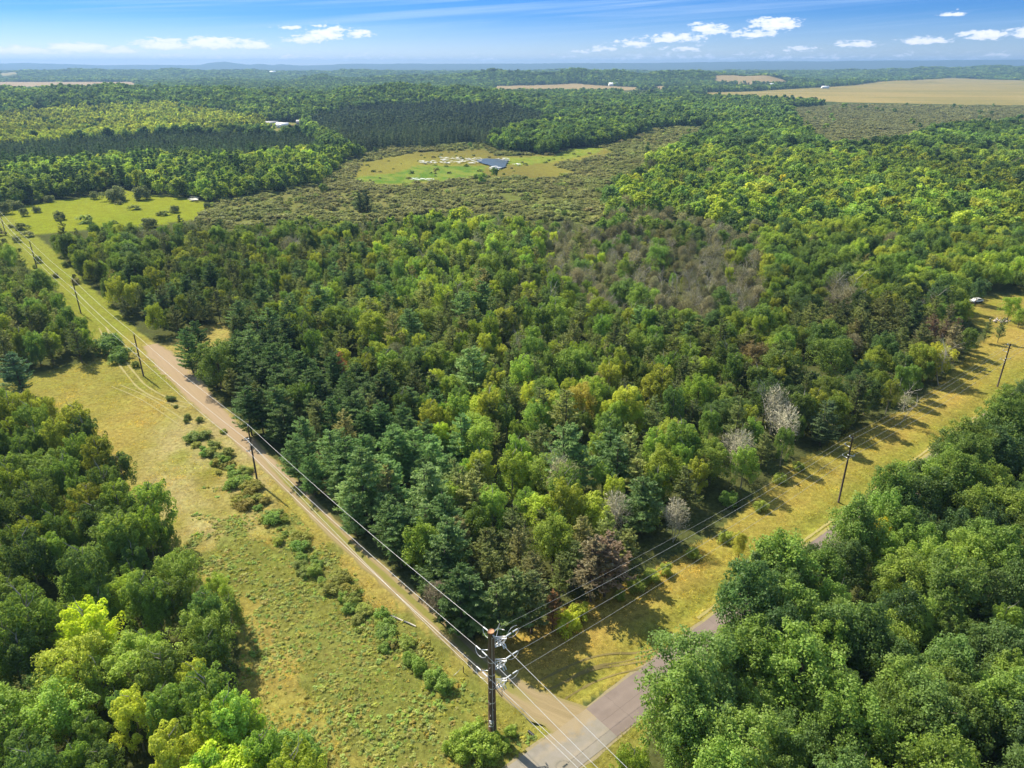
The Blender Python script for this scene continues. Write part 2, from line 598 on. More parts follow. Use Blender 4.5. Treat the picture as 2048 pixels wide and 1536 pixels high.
def low(kind, seed, lod):
    """coarser crowns for the forest far off"""
    g = np.random.default_rng(seed)
    if lod == 1:
        if kind == 'broad': p = g_broad(g, Rr=0.38, nclump=30, per=20, leaf=0.078, cr=(0.11, 0.18))
        elif kind == 'aspen': p = g_aspen(g, nspray=24, per=22, leaf=0.062, Rr=0.26)
        elif kind == 'pine': p = g_pine(g, Rr=0.26, whorl=0.075, nb=5, per=9, leaf=0.05, aspect=2.0)
        elif kind == 'spruce': p = g_pine(g, Rr=0.19, whorl=0.07, nb=5, per=8, leaf=0.05, aspect=1.8, rise=0)
        elif kind == 'shrub': p = g_broad(g, Rr=0.62, base=-0.1, nclump=14, per=16, leaf=0.20, cr=(0.2, 0.32))
        elif kind == 'dead': p = g_twigs(g, 0.30, 620, size=0.016)
    elif lod == 2:
        if kind == 'broad': p = g_broad(g, Rr=0.42, base=0.05, nclump=12, per=11, leaf=0.17, cr=(0.14, 0.22))
        elif kind == 'pine': p = g_pine(g, Rr=0.24, base=0.02, whorl=0.13, nb=5, per=4, leaf=0.12, aspect=1.6)
        elif kind == 'spruce': p = g_pine(g, Rr=0.17, base=0.02, whorl=0.13, nb=5, per=4, leaf=0.11, aspect=1.6, rise=0)
        elif kind == 'aspen': p = g_aspen(g, nspray=12, per=9, leaf=0.13, Rr=0.26)
        elif kind == 'shrub': p = g_broad(g, Rr=0.7, base=-0.1, nclump=8, per=8, leaf=0.34, cr=(0.2, 0.32))
        elif kind == 'dead': p = g_twigs(g, 0.3, 130, size=0.03)
    else:                                   # a knot of a few trees
        p = []
        for i in range(6):
            c = np.array([g.uniform(-0.55, 0.55), g.uniform(-0.55, 0.55), 0])
            s = g.uniform(0.6, 1.0)
            for v, f, l in g_broad(g, Rr=0.36, base=0.0, nclump=6, per=6, leaf=0.26, cr=(0.15, 0.25)):
                p.append((v * s + c, f, l))
    return crown_mesh('far_crown', p, M_TWIG if kind == 'dead' else M_FAR if kind not in ('pine', 'spruce') else M_NEEDLE)


# ------------------------------------------------------------------ the land: what grows where (photo pixels of the ground)
P_MEADOW_R = [(1118, 1430), (1000, 1372), (935, 1300), (965, 1266), (1055, 1266), (1130, 1218), (1200, 1192), (1290, 1150), (1360, 1110), (1430, 1070), (1500, 1005),
              (1570, 935), (1640, 900), (1700, 865), (1760, 840), (1830, 810), (1880, 765), (1920, 728), (1950, 695), (1975, 672), (1950, 645), (1900, 606), (1960, 594),
              (2048, 588), (2400, 600), (2400, 640), (2080, 770), (1927, 857), (1657, 1075), (1275, 1346)]
P_CORR_L = [(1118, 1430), (1000, 1372), (945, 1296), (885, 1232), (787, 1147), (676, 1047), (580, 947), (494, 860), (416, 784), (358, 720), (305, 683), (262, 650), (205, 595),
            (160, 552), (115, 508), (60, 462), (-60, 380), (-160, 400), (-20, 470), (30, 510), (60, 540), (100, 560), (125, 605), (165, 645), (192, 690), (185, 722), (130, 733), (60, 747), (-160, 775),
            (-160, 855), (0, 850), (100, 862), (200, 915), (265, 990), (320, 1065), (390, 1150), (455, 1215), (480, 1290), (475, 1380), (510, 1460), (560, 1495),
            (660, 1620), (720, 1900), (1100, 1900), (1250, 1600), (1290, 1500), (1300, 1420)]
P_POCKET = [(290, 690), (330, 690), (395, 655), (450, 648), (475, 672), (430, 692), (380, 722), (350, 732)]
P_WETL = [(-300, 440), (0, 425), (49, 411), (98, 404), (171, 394), (203, 384), (244, 379), (308, 391), (376, 396), (427, 408), (442, 421), (415, 436), (300, 452), (150, 462), (60, 470), (-60, 470), (-300, 480)]
P_PONDM = [(724, 326), (829, 305), (968, 299), (995, 312), (1103, 311), (1143, 297), (1210, 296), (1225, 306), (1160, 322), (1103, 330), (1156, 346), (1103, 358), (968, 353), (888, 364), (767, 375), (700, 362)]
P_PONDG = [(835, 331), (900, 332), (975, 332), (958, 354), (880, 363), (700, 372), (716, 353), (790, 346)]
P_PONDG2 = [(1005, 316), (1103, 312), (1143, 297), (1210, 296), (1190, 308), (1100, 325), (1040, 331), (1015, 330)]
P_WATER = [(950, 322), (972, 319), (990, 320), (1018, 321), (1013, 329), (1010, 336), (992, 343), (984, 341), (985, 334), (965, 329)]
P_STREAM = [(1210, 300), (1240, 284), (1300, 268), (1320, 260), (1430, 258), (1438, 263), (1350, 268), (1290, 282), (1260, 292), (1225, 303)]
P_GPATCH = [(1500, 238), (1560, 236), (1600, 241), (1580, 243), (1505, 243)]
P_MARSH = [(380, 448), (430, 405), (560, 385), (640, 370), (690, 325), (760, 300), (960, 288), (1000, 305), (1110, 310), (1215, 292), (1320, 256), (1440, 255), (1350, 290), (1290, 312), (1300, 335), (1250, 352),
           (1190, 385), (1220, 430), (1180, 448), (1000, 428), (860, 425), (760, 442), (700, 450), (600, 440), (480, 462)]
P_DEAD = [(1130, 385), (1260, 390), (1400, 415), (1530, 470), (1530, 560), (1460, 650), (1310, 670), (1190, 600), (1110, 540), (1080, 470)]
P_DEAD2 = [(1640, 560), (1700, 545), (1740, 580), (1700, 610), (1650, 600)]
P_BROWNC = [(1840, 640), (1900, 630), (1950, 665), (1960, 700), (1900, 740), (1850, 720)]
P_JACKR = [(1540, 640), (1640, 610), (1760, 600), (1880, 610), (1940, 660), (1930, 720), (1850, 760), (1700, 720), (1560, 700)]
P_PINES = [(330, 705), (430, 690), (560, 700), (640, 750), (720, 800), (840, 850), (880, 960), (920, 1080), (940, 1180), (920, 1290), (800, 1200), (640, 1050), (470, 870)]
P_UPPINE = [(220, 640), (200, 595), (420, 535), (700, 470), (800, 520), (780, 640), (640, 700), (400, 700), (300, 690)]
P_FRONTJ = [(940, 1300), (920, 1200), (960, 1130), (1060, 1130), (1130, 1150), (1260, 1130), (1250, 1190), (1120, 1260), (1000, 1290)]
P_RIGHTF = [(1300, 1420), (1290, 1500), (1280, 1900), (3000, 1900), (2800, 600), (2100, 770), (1930, 870), (1660, 1090)]
P_LEFTF = [(-200, 855), (0, 850), (100, 862), (200, 915), (265, 990), (320, 1065), (390, 1150), (455, 1215), (480, 1290), (475, 1380), (510, 1460), (560, 1495), (660, 1620), (720, 2000), (-900, 2000)]
P_LEFTU = [(-300, 500), (30, 510), (100, 560), (165, 645), (192, 690), (185, 722), (60, 747), (-300, 775)]
P_TREEL = [(-300, 322), (0, 318), (300, 306), (560, 300), (650, 292), (700, 290), (960, 288), (760, 300), (690, 325), (640, 370), (560, 385), (430, 405), (300, 388), (240, 376), (170, 390), (0, 422), (-300, 430)]
P_PLANT1 = [(-400, 285), (0, 281), (300, 263), (540, 263), (620, 268), (655, 292), (560, 300), (300, 306), (0, 318), (-400, 322)]
P_PLANT2 = [(610, 232), (700, 222), (860, 216), (1010, 218), (1120, 230), (1010, 262), (965, 287), (700, 290), (655, 268), (620, 250)]
P_ASPENB = [(-400, 240), (140, 222), (330, 214), (420, 222), (560, 240), (545, 258), (300, 262), (0, 281), (-400, 286)]
P_HOUSE = [(528, 254), (560, 248), (600, 247), (628, 254), (600, 262), (545, 263)]
P_BROWNM = [(1580, 218), (1680, 209), (2300, 216), (2300, 236), (1900, 250), (1800, 282), (1660, 290), (1600, 256)]
P_F_GOLD = [(1245, 184), (1400, 186), (1500, 183), (1600, 177), (1720, 170), (1800, 162), (1900, 159), (2500, 170), (2500, 214), (1900, 209), (1700, 205), (1500, 196), (1380, 191), (1245, 191)]
P_F_TAN = [(975, 173), (1150, 171), (1290, 175), (1320, 173), (1400, 173.5), (1330, 178), (1230, 181), (1000, 181)]
P_F_HILL = [(1425, 171.2), (1430, 167.6), (1480, 166.8), (1560, 167.6), (1580, 168.2), (1570, 171.5)]
P_F_LEFT = [(-600, 164), (268, 164), (276, 172), (0, 178), (-600, 180)]
P_F_FARL = [(0, 153), (40, 152), (40, 156), (0, 157)]
P_F_FAR2 = [(650, 146), (800, 144), (860, 146), (760, 149), (650, 148)]
P_CLEARR = [(1900, 606), (1960, 594), (2048, 588), (2400, 600), (2400, 640), (2048, 640), (1975, 672)]
DARKWOOD = [(1750, 172), (2400, 165), (2400, 180), (1750, 178)]

ROAD_A = np.array([5.3, 57.6]) + 0.0         # a point of the road's axis
road_l = np.array([ground(1037, 1510), ground(1169, 1420), ground(1275, 1346), ground(1657, 1075), ground(1835, 940), ground(1927, 857)])
dv = road_l[-1] - road_l[0]; dv = dv / np.linalg.norm(dv)
nv = np.array([dv[1], -dv[0]])               # to the right of the road
RW = 5.4
ROAD_O = road_l[1] + nv * RW / 2
track_px = [(1200, 1470), (1150, 1440), (1090, 1418), (1030, 1385), (975, 1338), (900, 1270), (800, 1180), (700, 1090), (600, 990), (500, 893), (440, 835), (385, 778), (335, 722), (300, 690)]
track = np.array([ground(*p) for p in track_px])


def dist_poly(x, y, line):
    d = np.full(np.shape(x), 1e9)
    for a, b in zip(line[:-1], line[1:]):
        ab = b - a
        t = np.clip(((x - a[0]) * ab[0] + (y - a[1]) * ab[1]) / (ab @ ab), 0, 1)
        d = np.minimum(d, np.hypot(x - a[0] - t * ab[0], y - a[1] - t * ab[1]))
    return d


def road_d(x, y):
    """signed distance right of the road's axis"""
    return (x - ROAD_O[0]) * nv[0] + (y - ROAD_O[1]) * nv[1]


RIDGES = [  # distance, depth, canopy allowance, silhouette in the photograph
    (1500, 300, 13, [(-900, 186), (0, 180), (100, 177), (200, 172), (300, 181), (400, 180), (500, 178), (600, 184), (650, 190), (700, 178), (800, 175), (950, 177), (1024, 185), (1100, 200), (1160, 240)]),
    (3450, 270, 12, [(-900, 173), (300, 173), (370, 156), (460, 153), (530, 160), (560, 168), (600, 152), (640, 147), (700, 152), (800, 150), (900, 145), (1000, 139), (1060, 142), (1100, 140), (1200, 137),
                      (1235, 135), (1265, 141), (1290, 142), (1330, 137), (1390, 136), (1420, 142), (1500, 145), (1570, 151), (1650, 158), (1800, 157), (1900, 160), (2500, 160)]),
    (5600, 900, 10, [(-900, 140), (0, 139), (200, 140), (400, 139), (600, 143), (900, 141), (1400, 142), (1600, 141), (1700, 139), (1800, 136), (1900, 134), (2048, 131), (2800, 130)]),
    (13500, 2500, 8, [(-1500, 129), (0, 128), (50, 126), (90, 128), (200, 131), (400, 131), (418, 127), (450, 124.5), (478, 128), (500, 131), (520, 128), (545, 131), (562, 129), (600, 132), (660, 131), (685, 128.5),
                       (1024, 128), (1300, 126.5), (1500, 123.5), (1600, 124), (1800, 121.5), (2048, 120), (3500, 120)])]


def height(x, y):
    x = np.asarray(x, float); y = np.asarray(y, float)
    z = 5.0 * (fnoise(x / 420 + 3, y / 420, 5, 3) - 0.5) * np.clip((y - 500) / 500, 0, 1)
    yy = np.where(y < 50, 50, y)
    px = 1024 + (x / yy) * F / CT * 1.0 * (CT * CT) / 1.0
    # azimuth to the picture column at the horizon
    px = 1024 + F * (x / yy) / (CT - ((130 - 768) / F) * ST) ** -1
    for D, Wd, can, sil in RIDGES:
        sx = np.array([p[0] for p in sil]); sy = np.array([p[1] for p in sil])
        top = np.interp(px, sx, sy)
        v = (top - 768) / F
        slope = (ST + v * CT) / (CT - v * ST)
        zt = H - D * slope - can
        zt = zt + (fnoise(px / 55, yy / (D * 0.12) + D, 9, 4) - 0.5) * (0.016 if D < 2000 else 0.009 if D < 6000 else 0.0012) * D
        bell = np.exp(-((yy - D) / Wd) ** 2) if D < 13000 else np.clip((yy - D + Wd) / Wd, 0, 1) ** 1.5
        z = np.maximum(z, zt * bell) if D < 13000 else z + np.maximum(zt, 0) * bell
    return z


# tree mixes: kind -> (weight, height lo, hi, tints)
G_MID = [(0.062, 0.098, 0.020), (0.072, 0.118, 0.022), (0.052, 0.088, 0.022), (0.088, 0.130, 0.022)]
G_DARK = [(0.036, 0.066, 0.020), (0.045, 0.080, 0.022), (0.052, 0.090, 0.020)]
G_LIGHT = [(0.098, 0.142, 0.020), (0.118, 0.158, 0.020), (0.085, 0.135, 0.024), (0.130, 0.158, 0.022)]
G_YEL = [(0.25, 0.24, 0.020), (0.20, 0.20, 0.022)]
G_PINE = [(0.050, 0.088, 0.028), (0.060, 0.102, 0.033), (0.045, 0.080, 0.024), (0.072, 0.116, 0.038)]
G_JACK = [(0.072, 0.090, 0.028), (0.084, 0.104, 0.030), (0.062, 0.082, 0.026), (0.100, 0.104, 0.036)]
G_RUST = [(0.105, 0.066, 0.040), (0.090, 0.070, 0.042)]
G_GREY = [(0.096, 0.100, 0.044), (0.086, 0.090, 0.040), (0.120, 0.120, 0.060)]
G_OLIVE = [(0.090, 0.112, 0.034), (0.084, 0.108, 0.032), (0.100, 0.108, 0.042), (0.092, 0.120, 0.032), (0.100, 0.100, 0.046)]
B, A, WP, JP, SP, DT, SH = 'broadleaf_tree', 'aspen_tree', 'white_pine_tree', 'jack_pine_tree', 'spruce_tree', 'dead_tree', 'shrub'
P_BRUSH = [(-160, 380), (60, 462), (115, 508), (165, 556), (150, 590), (125, 605), (100, 560), (60, 540), (30, 510), (-20, 470)]
ZONES = [  # name, polygon, density, [(kind, weight, hmin, hmax, tints)]
    ('wetmeadow', P_BRUSH, 0.22, [(SH, 1, 1.2, 3.2, G_OLIVE)]),
    ('clear', P_POCKET, 0, []), ('clear', P_MEADOW_R, 0, []), ('clear', P_CORR_L, 0, []), ('clear', P_WATER, 0, []),
    ('wetmeadow', P_WETL, 0.02, [(SH, 1, 1.5, 4, G_OLIVE)]),
    ('wetmeadow', P_PONDM, 0.10, [(SH, 1, 0.8, 2.0, G_OLIVE)]), ('wetmeadow', P_STREAM, 0.55, [(SH, 1, 1.0, 3.2, G_OLIVE)]), ('clear', P_GPATCH, 0, []),
    ('clear', P_HOUSE, 0, []), ('clear', P_F_GOLD, 0, []), ('clear', P_F_TAN, 0, []), ('clear', P_F_HILL, 0, []), ('clear', P_F_LEFT, 0, []), ('clear', P_F_FARL, 0, []), ('clear', P_F_FAR2, 0, []),
    ('the marsh thicket', P_MARSH, 0.4, [(SH, 0.90, 1.0, 2.8, G_OLIVE), (B, 0.04, 4, 8, G_MID), (DT, 0.05, 4, 6, G_GREY), (WP, 0.01, 8, 12, G_DARK)]),
    ('the grey dead stand', P_DEAD, 1.0, [(DT, 0.74, 6, 10, G_GREY), (A, 0.08, 7, 10, G_LIGHT + G_YEL[:1]), (B, 0.12, 8, 12, G_MID), (JP, 0.10, 8, 13, G_JACK), (SH, 0.10, 3, 5, G_OLIVE)]),
    ('the silvery dead clump', P_DEAD2, 1.0, [(DT, 0.85, 8, 13, G_GREY), (B, 0.15, 7, 11, G_MID)]),
    ('the browned conifers by the far clearing', P_BROWNC, 1.0, [(JP, 0.8, 9, 13, G_RUST + G_GREY), (JP, 0.2, 9, 12, G_JACK)]),
    ('the dark pine stand near the far clearing', P_JACKR, 1.2, [(JP, 0.8, 10, 14, G_JACK), (WP, 0.1, 10, 14, G_PINE), (JP, 0.1, 9, 12, G_GREY)]),
    ('the pine stand along the dirt track', P_PINES, 1.15, [(WP, 0.74, 9, 14, G_PINE), (JP, 0.16, 9, 13, G_JACK), (B, 0.05, 8, 12, G_MID), (A, 0.05, 9, 13, G_MID)]),
    ('the mixed pine stand behind the track', P_UPPINE, 1.1, [(JP, 0.40, 8, 12, G_JACK), (WP, 0.12, 9, 13, G_PINE), (A, 0.28, 8, 12, G_LIGHT + G_MID), (B, 0.18, 7, 11, G_MID + G_LIGHT), (DT, 0.02, 8, 11, G_GREY)]),
    ('the scrub pines behind the corner pole', P_FRONTJ, 1.15, [(JP, 0.86, 9, 12.5, G_JACK), (JP, 0.04, 9, 12, G_RUST), (B, 0.1, 7, 10, G_MID)]),
    ('the forest beyond the paved road', P_RIGHTF, 1.0, [(B, 0.80, 10.5, 14.5, G_MID + G_MID + G_DARK), (A, 0.10, 10, 14, G_MID), (WP, 0.09, 9, 14, G_PINE), (B, 0.01, 8, 11, G_YEL)]),
    ('the forest left of the meadow', P_LEFTF, 1.0, [(A, 0.66, 9, 14, G_LIGHT + G_MID), (B, 0.28, 8, 12, G_MID + G_LIGHT), (DT, 0.02, 9, 11, G_GREY), (JP, 0.04, 9, 12, G_JACK)]),
    ('the woods left of the pole line', P_LEFTU, 1.1, [(A, 0.40, 9, 12, G_MID + G_LIGHT), (JP, 0.32, 9, 12, G_JACK), (B, 0.28, 8, 12, G_MID)]),
    ('the dark tree line', P_TREEL, 1.0, [(SP, 0.34, 12, 19, G_DARK[:1]), (B, 0.40, 8, 13, G_MID + G_LIGHT), (A, 0.2, 9, 13, G_MID), (SH, 0.08, 3, 5, G_OLIVE)]),
    ('the near plantation', P_PLANT1, 1.6, [(WP, 1, 9, 11, [(0.034, 0.056, 0.026)])]),
    ('the far plantation', P_PLANT2, 1.6, [(WP, 1, 11, 13, [(0.036, 0.054, 0.028)])]),
    ('the bright aspens', P_ASPENB, 1.0, [(A, 0.9, 9, 13, [(0.145, 0.18, 0.03), (0.165, 0.195, 0.03), (0.12, 0.155, 0.03)]), (B, 0.1, 9, 12, G_DARK)]),
    ('the brown marsh', P_BROWNM, 0.4, [(SH, 0.93, 1.5, 3.5, [(0.090, 0.100, 0.044), (0.098, 0.104, 0.048)]), (B, 0.07, 6, 10, G_MID)]),
]
Z_DEFAULT_NEAR = ('the mixed woods between the track and the paved road', None, 1.0, [(B, 0.30, 8, 13, G_MID + G_LIGHT), (A, 0.28, 9, 13.5, G_LIGHT + G_MID), (JP, 0.24, 9, 14, G_JACK), (SH, 0.06, 3, 6, G_MID), (WP, 0.06, 10, 15, G_PINE), (DT, 0.08, 9, 13, G_GREY), (B, 0.02, 8, 11, G_YEL)])
Z_DEFAULT_RIGHT = ('the big forest behind the meadow', None, 1.0, [(B, 0.50, 8, 13, G_MID + G_LIGHT + G_DARK), (A, 0.38, 8, 12, G_LIGHT + G_MID), (JP, 0.05, 9, 12, G_JACK), (DT, 0.05, 8, 11, G_GREY), (B, 0.02, 7, 10, G_YEL)])
Z_FAR = ('far forest', None, 1.0, [(B, 0.75, 11, 16, G_MID + G_DARK + G_DARK), (A, 0.13, 10, 14, G_MID), (SP, 0.10, 12, 17, G_DARK), (SH, 0.02, 3, 6, G_OLIVE)])
ALLZ = ZONES + [Z_DEFAULT_NEAR, Z_DEFAULT_RIGHT, Z_FAR]
LOWZ = np.array([(not q[3]) or q[0] in ('wetmeadow', 'the marsh thicket', 'the brown marsh') for q in ALLZ])
iEMPTY = [q[0] for q in ZONES].index('clear')
iMARSH = [q[0] for q in ZONES].index('the marsh thicket'); iBROWNM = [q[0] for q in ZONES].index('the brown marsh')
iRIGHTF = [q[0] for q in ZONES].index('the forest beyond the paved road'); iLEFTF = [q[0] for q in ZONES].index('the forest left of the meadow')
iN, iR, iF = len(ZONES), len(ZONES) + 1, len(ZONES) + 2


def classify(x, y, up=0.0):
    px, py = pixel(x, y, up)
    wob = (fnoise(np.asarray(x) / 9, np.asarray(y) / 9, 21, 2) - 0.5)
    rngd = np.hypot(x, y)
    jit = 9.0 * 140 / np.maximum(rngd, 60)
    px2 = px + wob * jit * 1.4
    py2 = py + (fnoise(np.asarray(x) / 9 + 50, np.asarray(y) / 9, 22, 2) - 0.5) * jit * 0.8
    z = np.full(px.shape, iF)
    z = np.where(py > 290, iR, z)
    z = np.where((py > 430) & (inside(px, py, [(-400, 1600), (-400, 560), (180, 587), (690, 440), (1230, 640), (1890, 878), (1118, 1500)]) | (px < 1150)), iN, z)
    for i in range(len(ZONES) - 1, -1, -1):
        z = np.where(inside(px2, py2, ZONES[i][1]), i, z)
    return z, px, py


# ------------------------------------------------------------------ ground sheet
def zone_colour(x, y):
    z, px, py = classify(x, y)
    n = len(x)
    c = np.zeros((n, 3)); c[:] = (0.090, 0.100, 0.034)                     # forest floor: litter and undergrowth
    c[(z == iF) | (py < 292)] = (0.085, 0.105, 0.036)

    def setp(poly, col, soft=None):
        k = inside(px, py, poly)
        c[k] = col
    big = np.where(y > 260, fnoise(x / 60, y / 120, 31, 4), fnoise(x / 22, y / 22, 31, 4))
    sml = fnoise(x / 5, y / 5, 32, 3)
    lerp = lambda a, b, t: np.array(a)[None] * (1 - t[:, None]) + np.array(b)[None] * t[:, None]
    k = inside(px, py, P_MARSH); c[k] = lerp((0.15, 0.17, 0.045), (0.20, 0.190, 0.065), np.clip(big * 1.6 - 0.3, 0, 1))[k]
    k = inside(px, py, P_BROWNM); c[k] = (0.17, 0.155, 0.075)
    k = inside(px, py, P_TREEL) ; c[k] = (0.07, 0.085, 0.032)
    k = inside(px, py, P_WETL); c[k] = lerp((0.20, 0.24, 0.022), (0.30, 0.30, 0.035), np.clip(big * 2 - 0.5, 0, 1))[k]
    k = inside(px, py, P_PONDM); c[k] = lerp((0.19, 0.165, 0.045), (0.26, 0.24, 0.05), np.clip(big * 2 - 0.5, 0, 1))[k]
    k = inside(px, py, P_PONDG); c[k] = lerp((0.11, 0.20, 0.030), (0.22, 0.26, 0.05), np.clip(sml * 3.4 - 1.2, 0, 1))[k]
    k = inside(px, py, P_PONDG2); c[k] = lerp((0.17, 0.23, 0.035), (0.26, 0.28, 0.05), np.clip(sml * 2 - 0.5, 0, 1))[k]
    k = inside(px, py, P_STREAM) | inside(px, py, P_GPATCH); c[k] = (0.28, 0.30, 0.06)
    k = inside(px, py, P_F_GOLD); c[k] = lerp((0.27, 0.23, 0.085), (0.36, 0.28, 0.11), np.clip(fnoise(x / 260, y / 60, 35, 3) * 3 - 1, 0, 1))[k]
    k = inside(px, py, [(1245, 184), (1400, 186), (1400, 192), (1245, 192)]); c[k] = (0.27, 0.28, 0.09)
    k = inside(px, py, P_F_TAN) | inside(px, py, P_F_HILL); c[k] = (0.36, 0.27, 0.14)
    k = inside(px, py, P_F_LEFT); c[k] = (0.42, 0.31, 0.19)
    k = inside(px, py, P_F_FARL) | inside(px, py, P_F_FAR2); c[k] = (0.36, 0.32, 0.18)
    k = inside(px, py, P_HOUSE); c[k] = (0.25, 0.24, 0.08)
    # near open ground
    k = inside(px, py, P_MEADOW_R)
    t = np.clip(big * 2.2 - 0.6, 0, 1)
    m = lerp((0.365, 0.262, 0.066), (0.28, 0.235, 0.05), t)
    m = m * (1 - 0.5 * np.clip((sml - 0.62) * 5, 0, 1))[:, None] + np.array((0.33, 0.26, 0.07))[None] * (0.5 * np.clip((sml - 0.62) * 5, 0, 1))[:, None]
    c[k] = m[k]
    gr = np.clip(1 - np.abs(road_d(x, y) + 5.5) / 5.0, 0, 1) * (0.4 + sml)       # greener verge
    gr = np.clip(gr, 0, 1) * 0.8
    c[k] = (c * (1 - gr[:, None]) + np.array((0.22, 0.235, 0.04)) * gr[:, None])[k]
    k = inside(px, py, P_CLEARR); c[k] = lerp((0.25, 0.24, 0.035), (0.29, 0.22, 0.06), np.clip(sml * 2 - 0.5, 0, 1))[k]
    k = inside(px, py, P_CORR_L)
    m = lerp((0.215, 0.215, 0.045), (0.32, 0.255, 0.07), t)
    pale = np.clip((1 - np.hypot((px - 420) / 170, (py - 950) / 190)) * 2.2, 0, 1) * np.clip(sml * 2.4 - 0.55, 0, 1)
    m = m * (1 - pale[:, None]) + np.array((0.36, 0.30, 0.13)) * pale[:, None]
    strip = np.clip((700 - py) / 40, 0, 1)
    m = m * (1 - strip[:, None] * 0.7) + np.array((0.22, 0.25, 0.035)) * (strip[:, None] * 0.7)
    pxw = px + (fnoise(x / 5 + 9, y / 5, 71, 3) - 0.5) * 230
    pyw = py + (fnoise(x / 5, y / 5 + 9, 72, 3) - 0.5) * 230
    lush = inside(pxw, pyw, [(430, 1050), (560, 1060), (760, 1200), (900, 1360), (1000, 1500), (700, 1500), (500, 1300)]) * np.clip(big * 2, 0, 1) * 0.75
    m = m * (1 - lush[:, None]) + np.array((0.155, 0.180, 0.042)) * lush[:, None]
    c[k] = m[k]
    k = inside(px, py, P_POCKET); c[k] = (0.33, 0.27, 0.08)
    # sandy shoulder round the track's wide end and tyre tracks in the grass
    d = dist_poly(x, y, track)
    wide = 1.2 + 0.9 * (sml - 0.5)
    s = np.clip((wide + 0.9 - d) / 1.2, 0, 1) * 0.6 * (py < 1460)
    c = c * (1 - s[:, None]) + np.array((0.36, 0.29, 0.13)) * s[:, None]
    return c


def build_ground():
    na, nr = 760, 470
    a = np.linspace(R(-80), R(80), na)
    r = np.concatenate([[4, 12, 22, 30], np.geomspace(36, 17500, nr - 4)])
    AA, RR = np.meshgrid(a, r)
    x, y = (RR * np.sin(AA)).ravel(), (RR * np.cos(AA)).ravel()
    z = height(x, y)
    near = np.clip((420 - RR.ravel()) / 200, 0, 1)
    rd = np.minimum(np.abs(road_d(x, y)) - 3.2, dist_poly(x, y, track) - 5)
    z = z + near * (fnoise(x / 14, y / 14, 3, 3) - 0.5) * 0.8 * np.clip(rd / 6, 0, 1)
    ditch = np.exp(-((road_d(x, y) + 5.3) / 1.1) ** 2) * 0.35 * (y > 62)
    z = z - ditch
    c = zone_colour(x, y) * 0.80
    i = np.arange(nr - 1)[:, None] * na + np.arange(na - 1)[None]
    i = i.ravel()
    f = np.stack([i, i + 1, i + na + 1, i + na], 1)[:, ::-1]
    # the canopy tops of forests too far for single trees
    far = np.clip((RR.ravel() - 7000) / 800, 0, 1)
    z = z + far * 12 * (0.5 + vnoise(x / 60, y / 60, 4))
    m, t, out = mat_new('ground')
    at = t.new('ShaderNodeAttribute', attribute_type='GEOMETRY', attribute_name='zcol')
    g = t.new('ShaderNodeTexCoord').outputs['Object']
    n1 = t.noise(g, 1.3, 8, 0.68, 0.4)
    n2 = t.noise(g, 0.22, 4, 0.6)
    n3 = t.noise(g, 7.0, 3, 0.6)
    f1 = t.math('MULTIPLY', t.maprange(n1, 0.3, 0.7, 0.55, 1.4), t.maprange(n2, 0.3, 0.7, 0.85, 1.18))
    f1 = t.math('MULTIPLY', f1, t.maprange(n3, 0.3, 0.7, 0.8, 1.2))
    sc_ = t.new('ShaderNodeVectorMath', operation='SCALE')
    t.l.new(at.outputs['Color'], sc_.inputs[0]); t.l.new(f1, sc_.inputs['Scale'])
    col = t.mix(t.maprange(n2, 0.45, 0.7, 0, 0.35), sc_.outputs[0], t.mix(1.0, sc_.outputs[0], (0.8, 1.05, 0.8), 'MULTIPLY'))
    b = t.new('ShaderNodeBsdfDiffuse')
    t.l.new(col, b.inputs[0])
    bp = t.new('ShaderNodeBump')
    bp.inputs['Strength'].default_value = 0.7
    bp.inputs['Distance'].default_value = 0.25
    t.l.new(n1, bp.inputs['Height'])
    t.l.new(bp.outputs[0], b.inputs['Normal'])
    t.l.new(b.outputs[0], out.inputs[0])
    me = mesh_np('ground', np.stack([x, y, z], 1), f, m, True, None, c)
    put('ground', me, kind='structure', label='rolling land of meadow, forest floor, marsh and far farm fields', cat='ground')
    return


build_ground()


def gz(x, y):
    """ground height right where things stand"""
    x = np.atleast_1d(np.asarray(x, float)); y = np.atleast_1d(np.asarray(y, float))
    z = height(x, y)
    near = np.clip((420 - np.hypot(x, y)) / 200, 0, 1)
    rd = np.minimum(np.abs(road_d(x, y)) - 3.2, dist_poly(x, y, track) - 5)
    z = z + near * (fnoise(x / 14, y / 14, 3, 3) - 0.5) * 0.8 * np.clip(rd / 6, 0, 1)
    return z - np.exp(-((road_d(x, y) + 5.3) / 1.1) ** 2) * 0.35 * (y > 62)


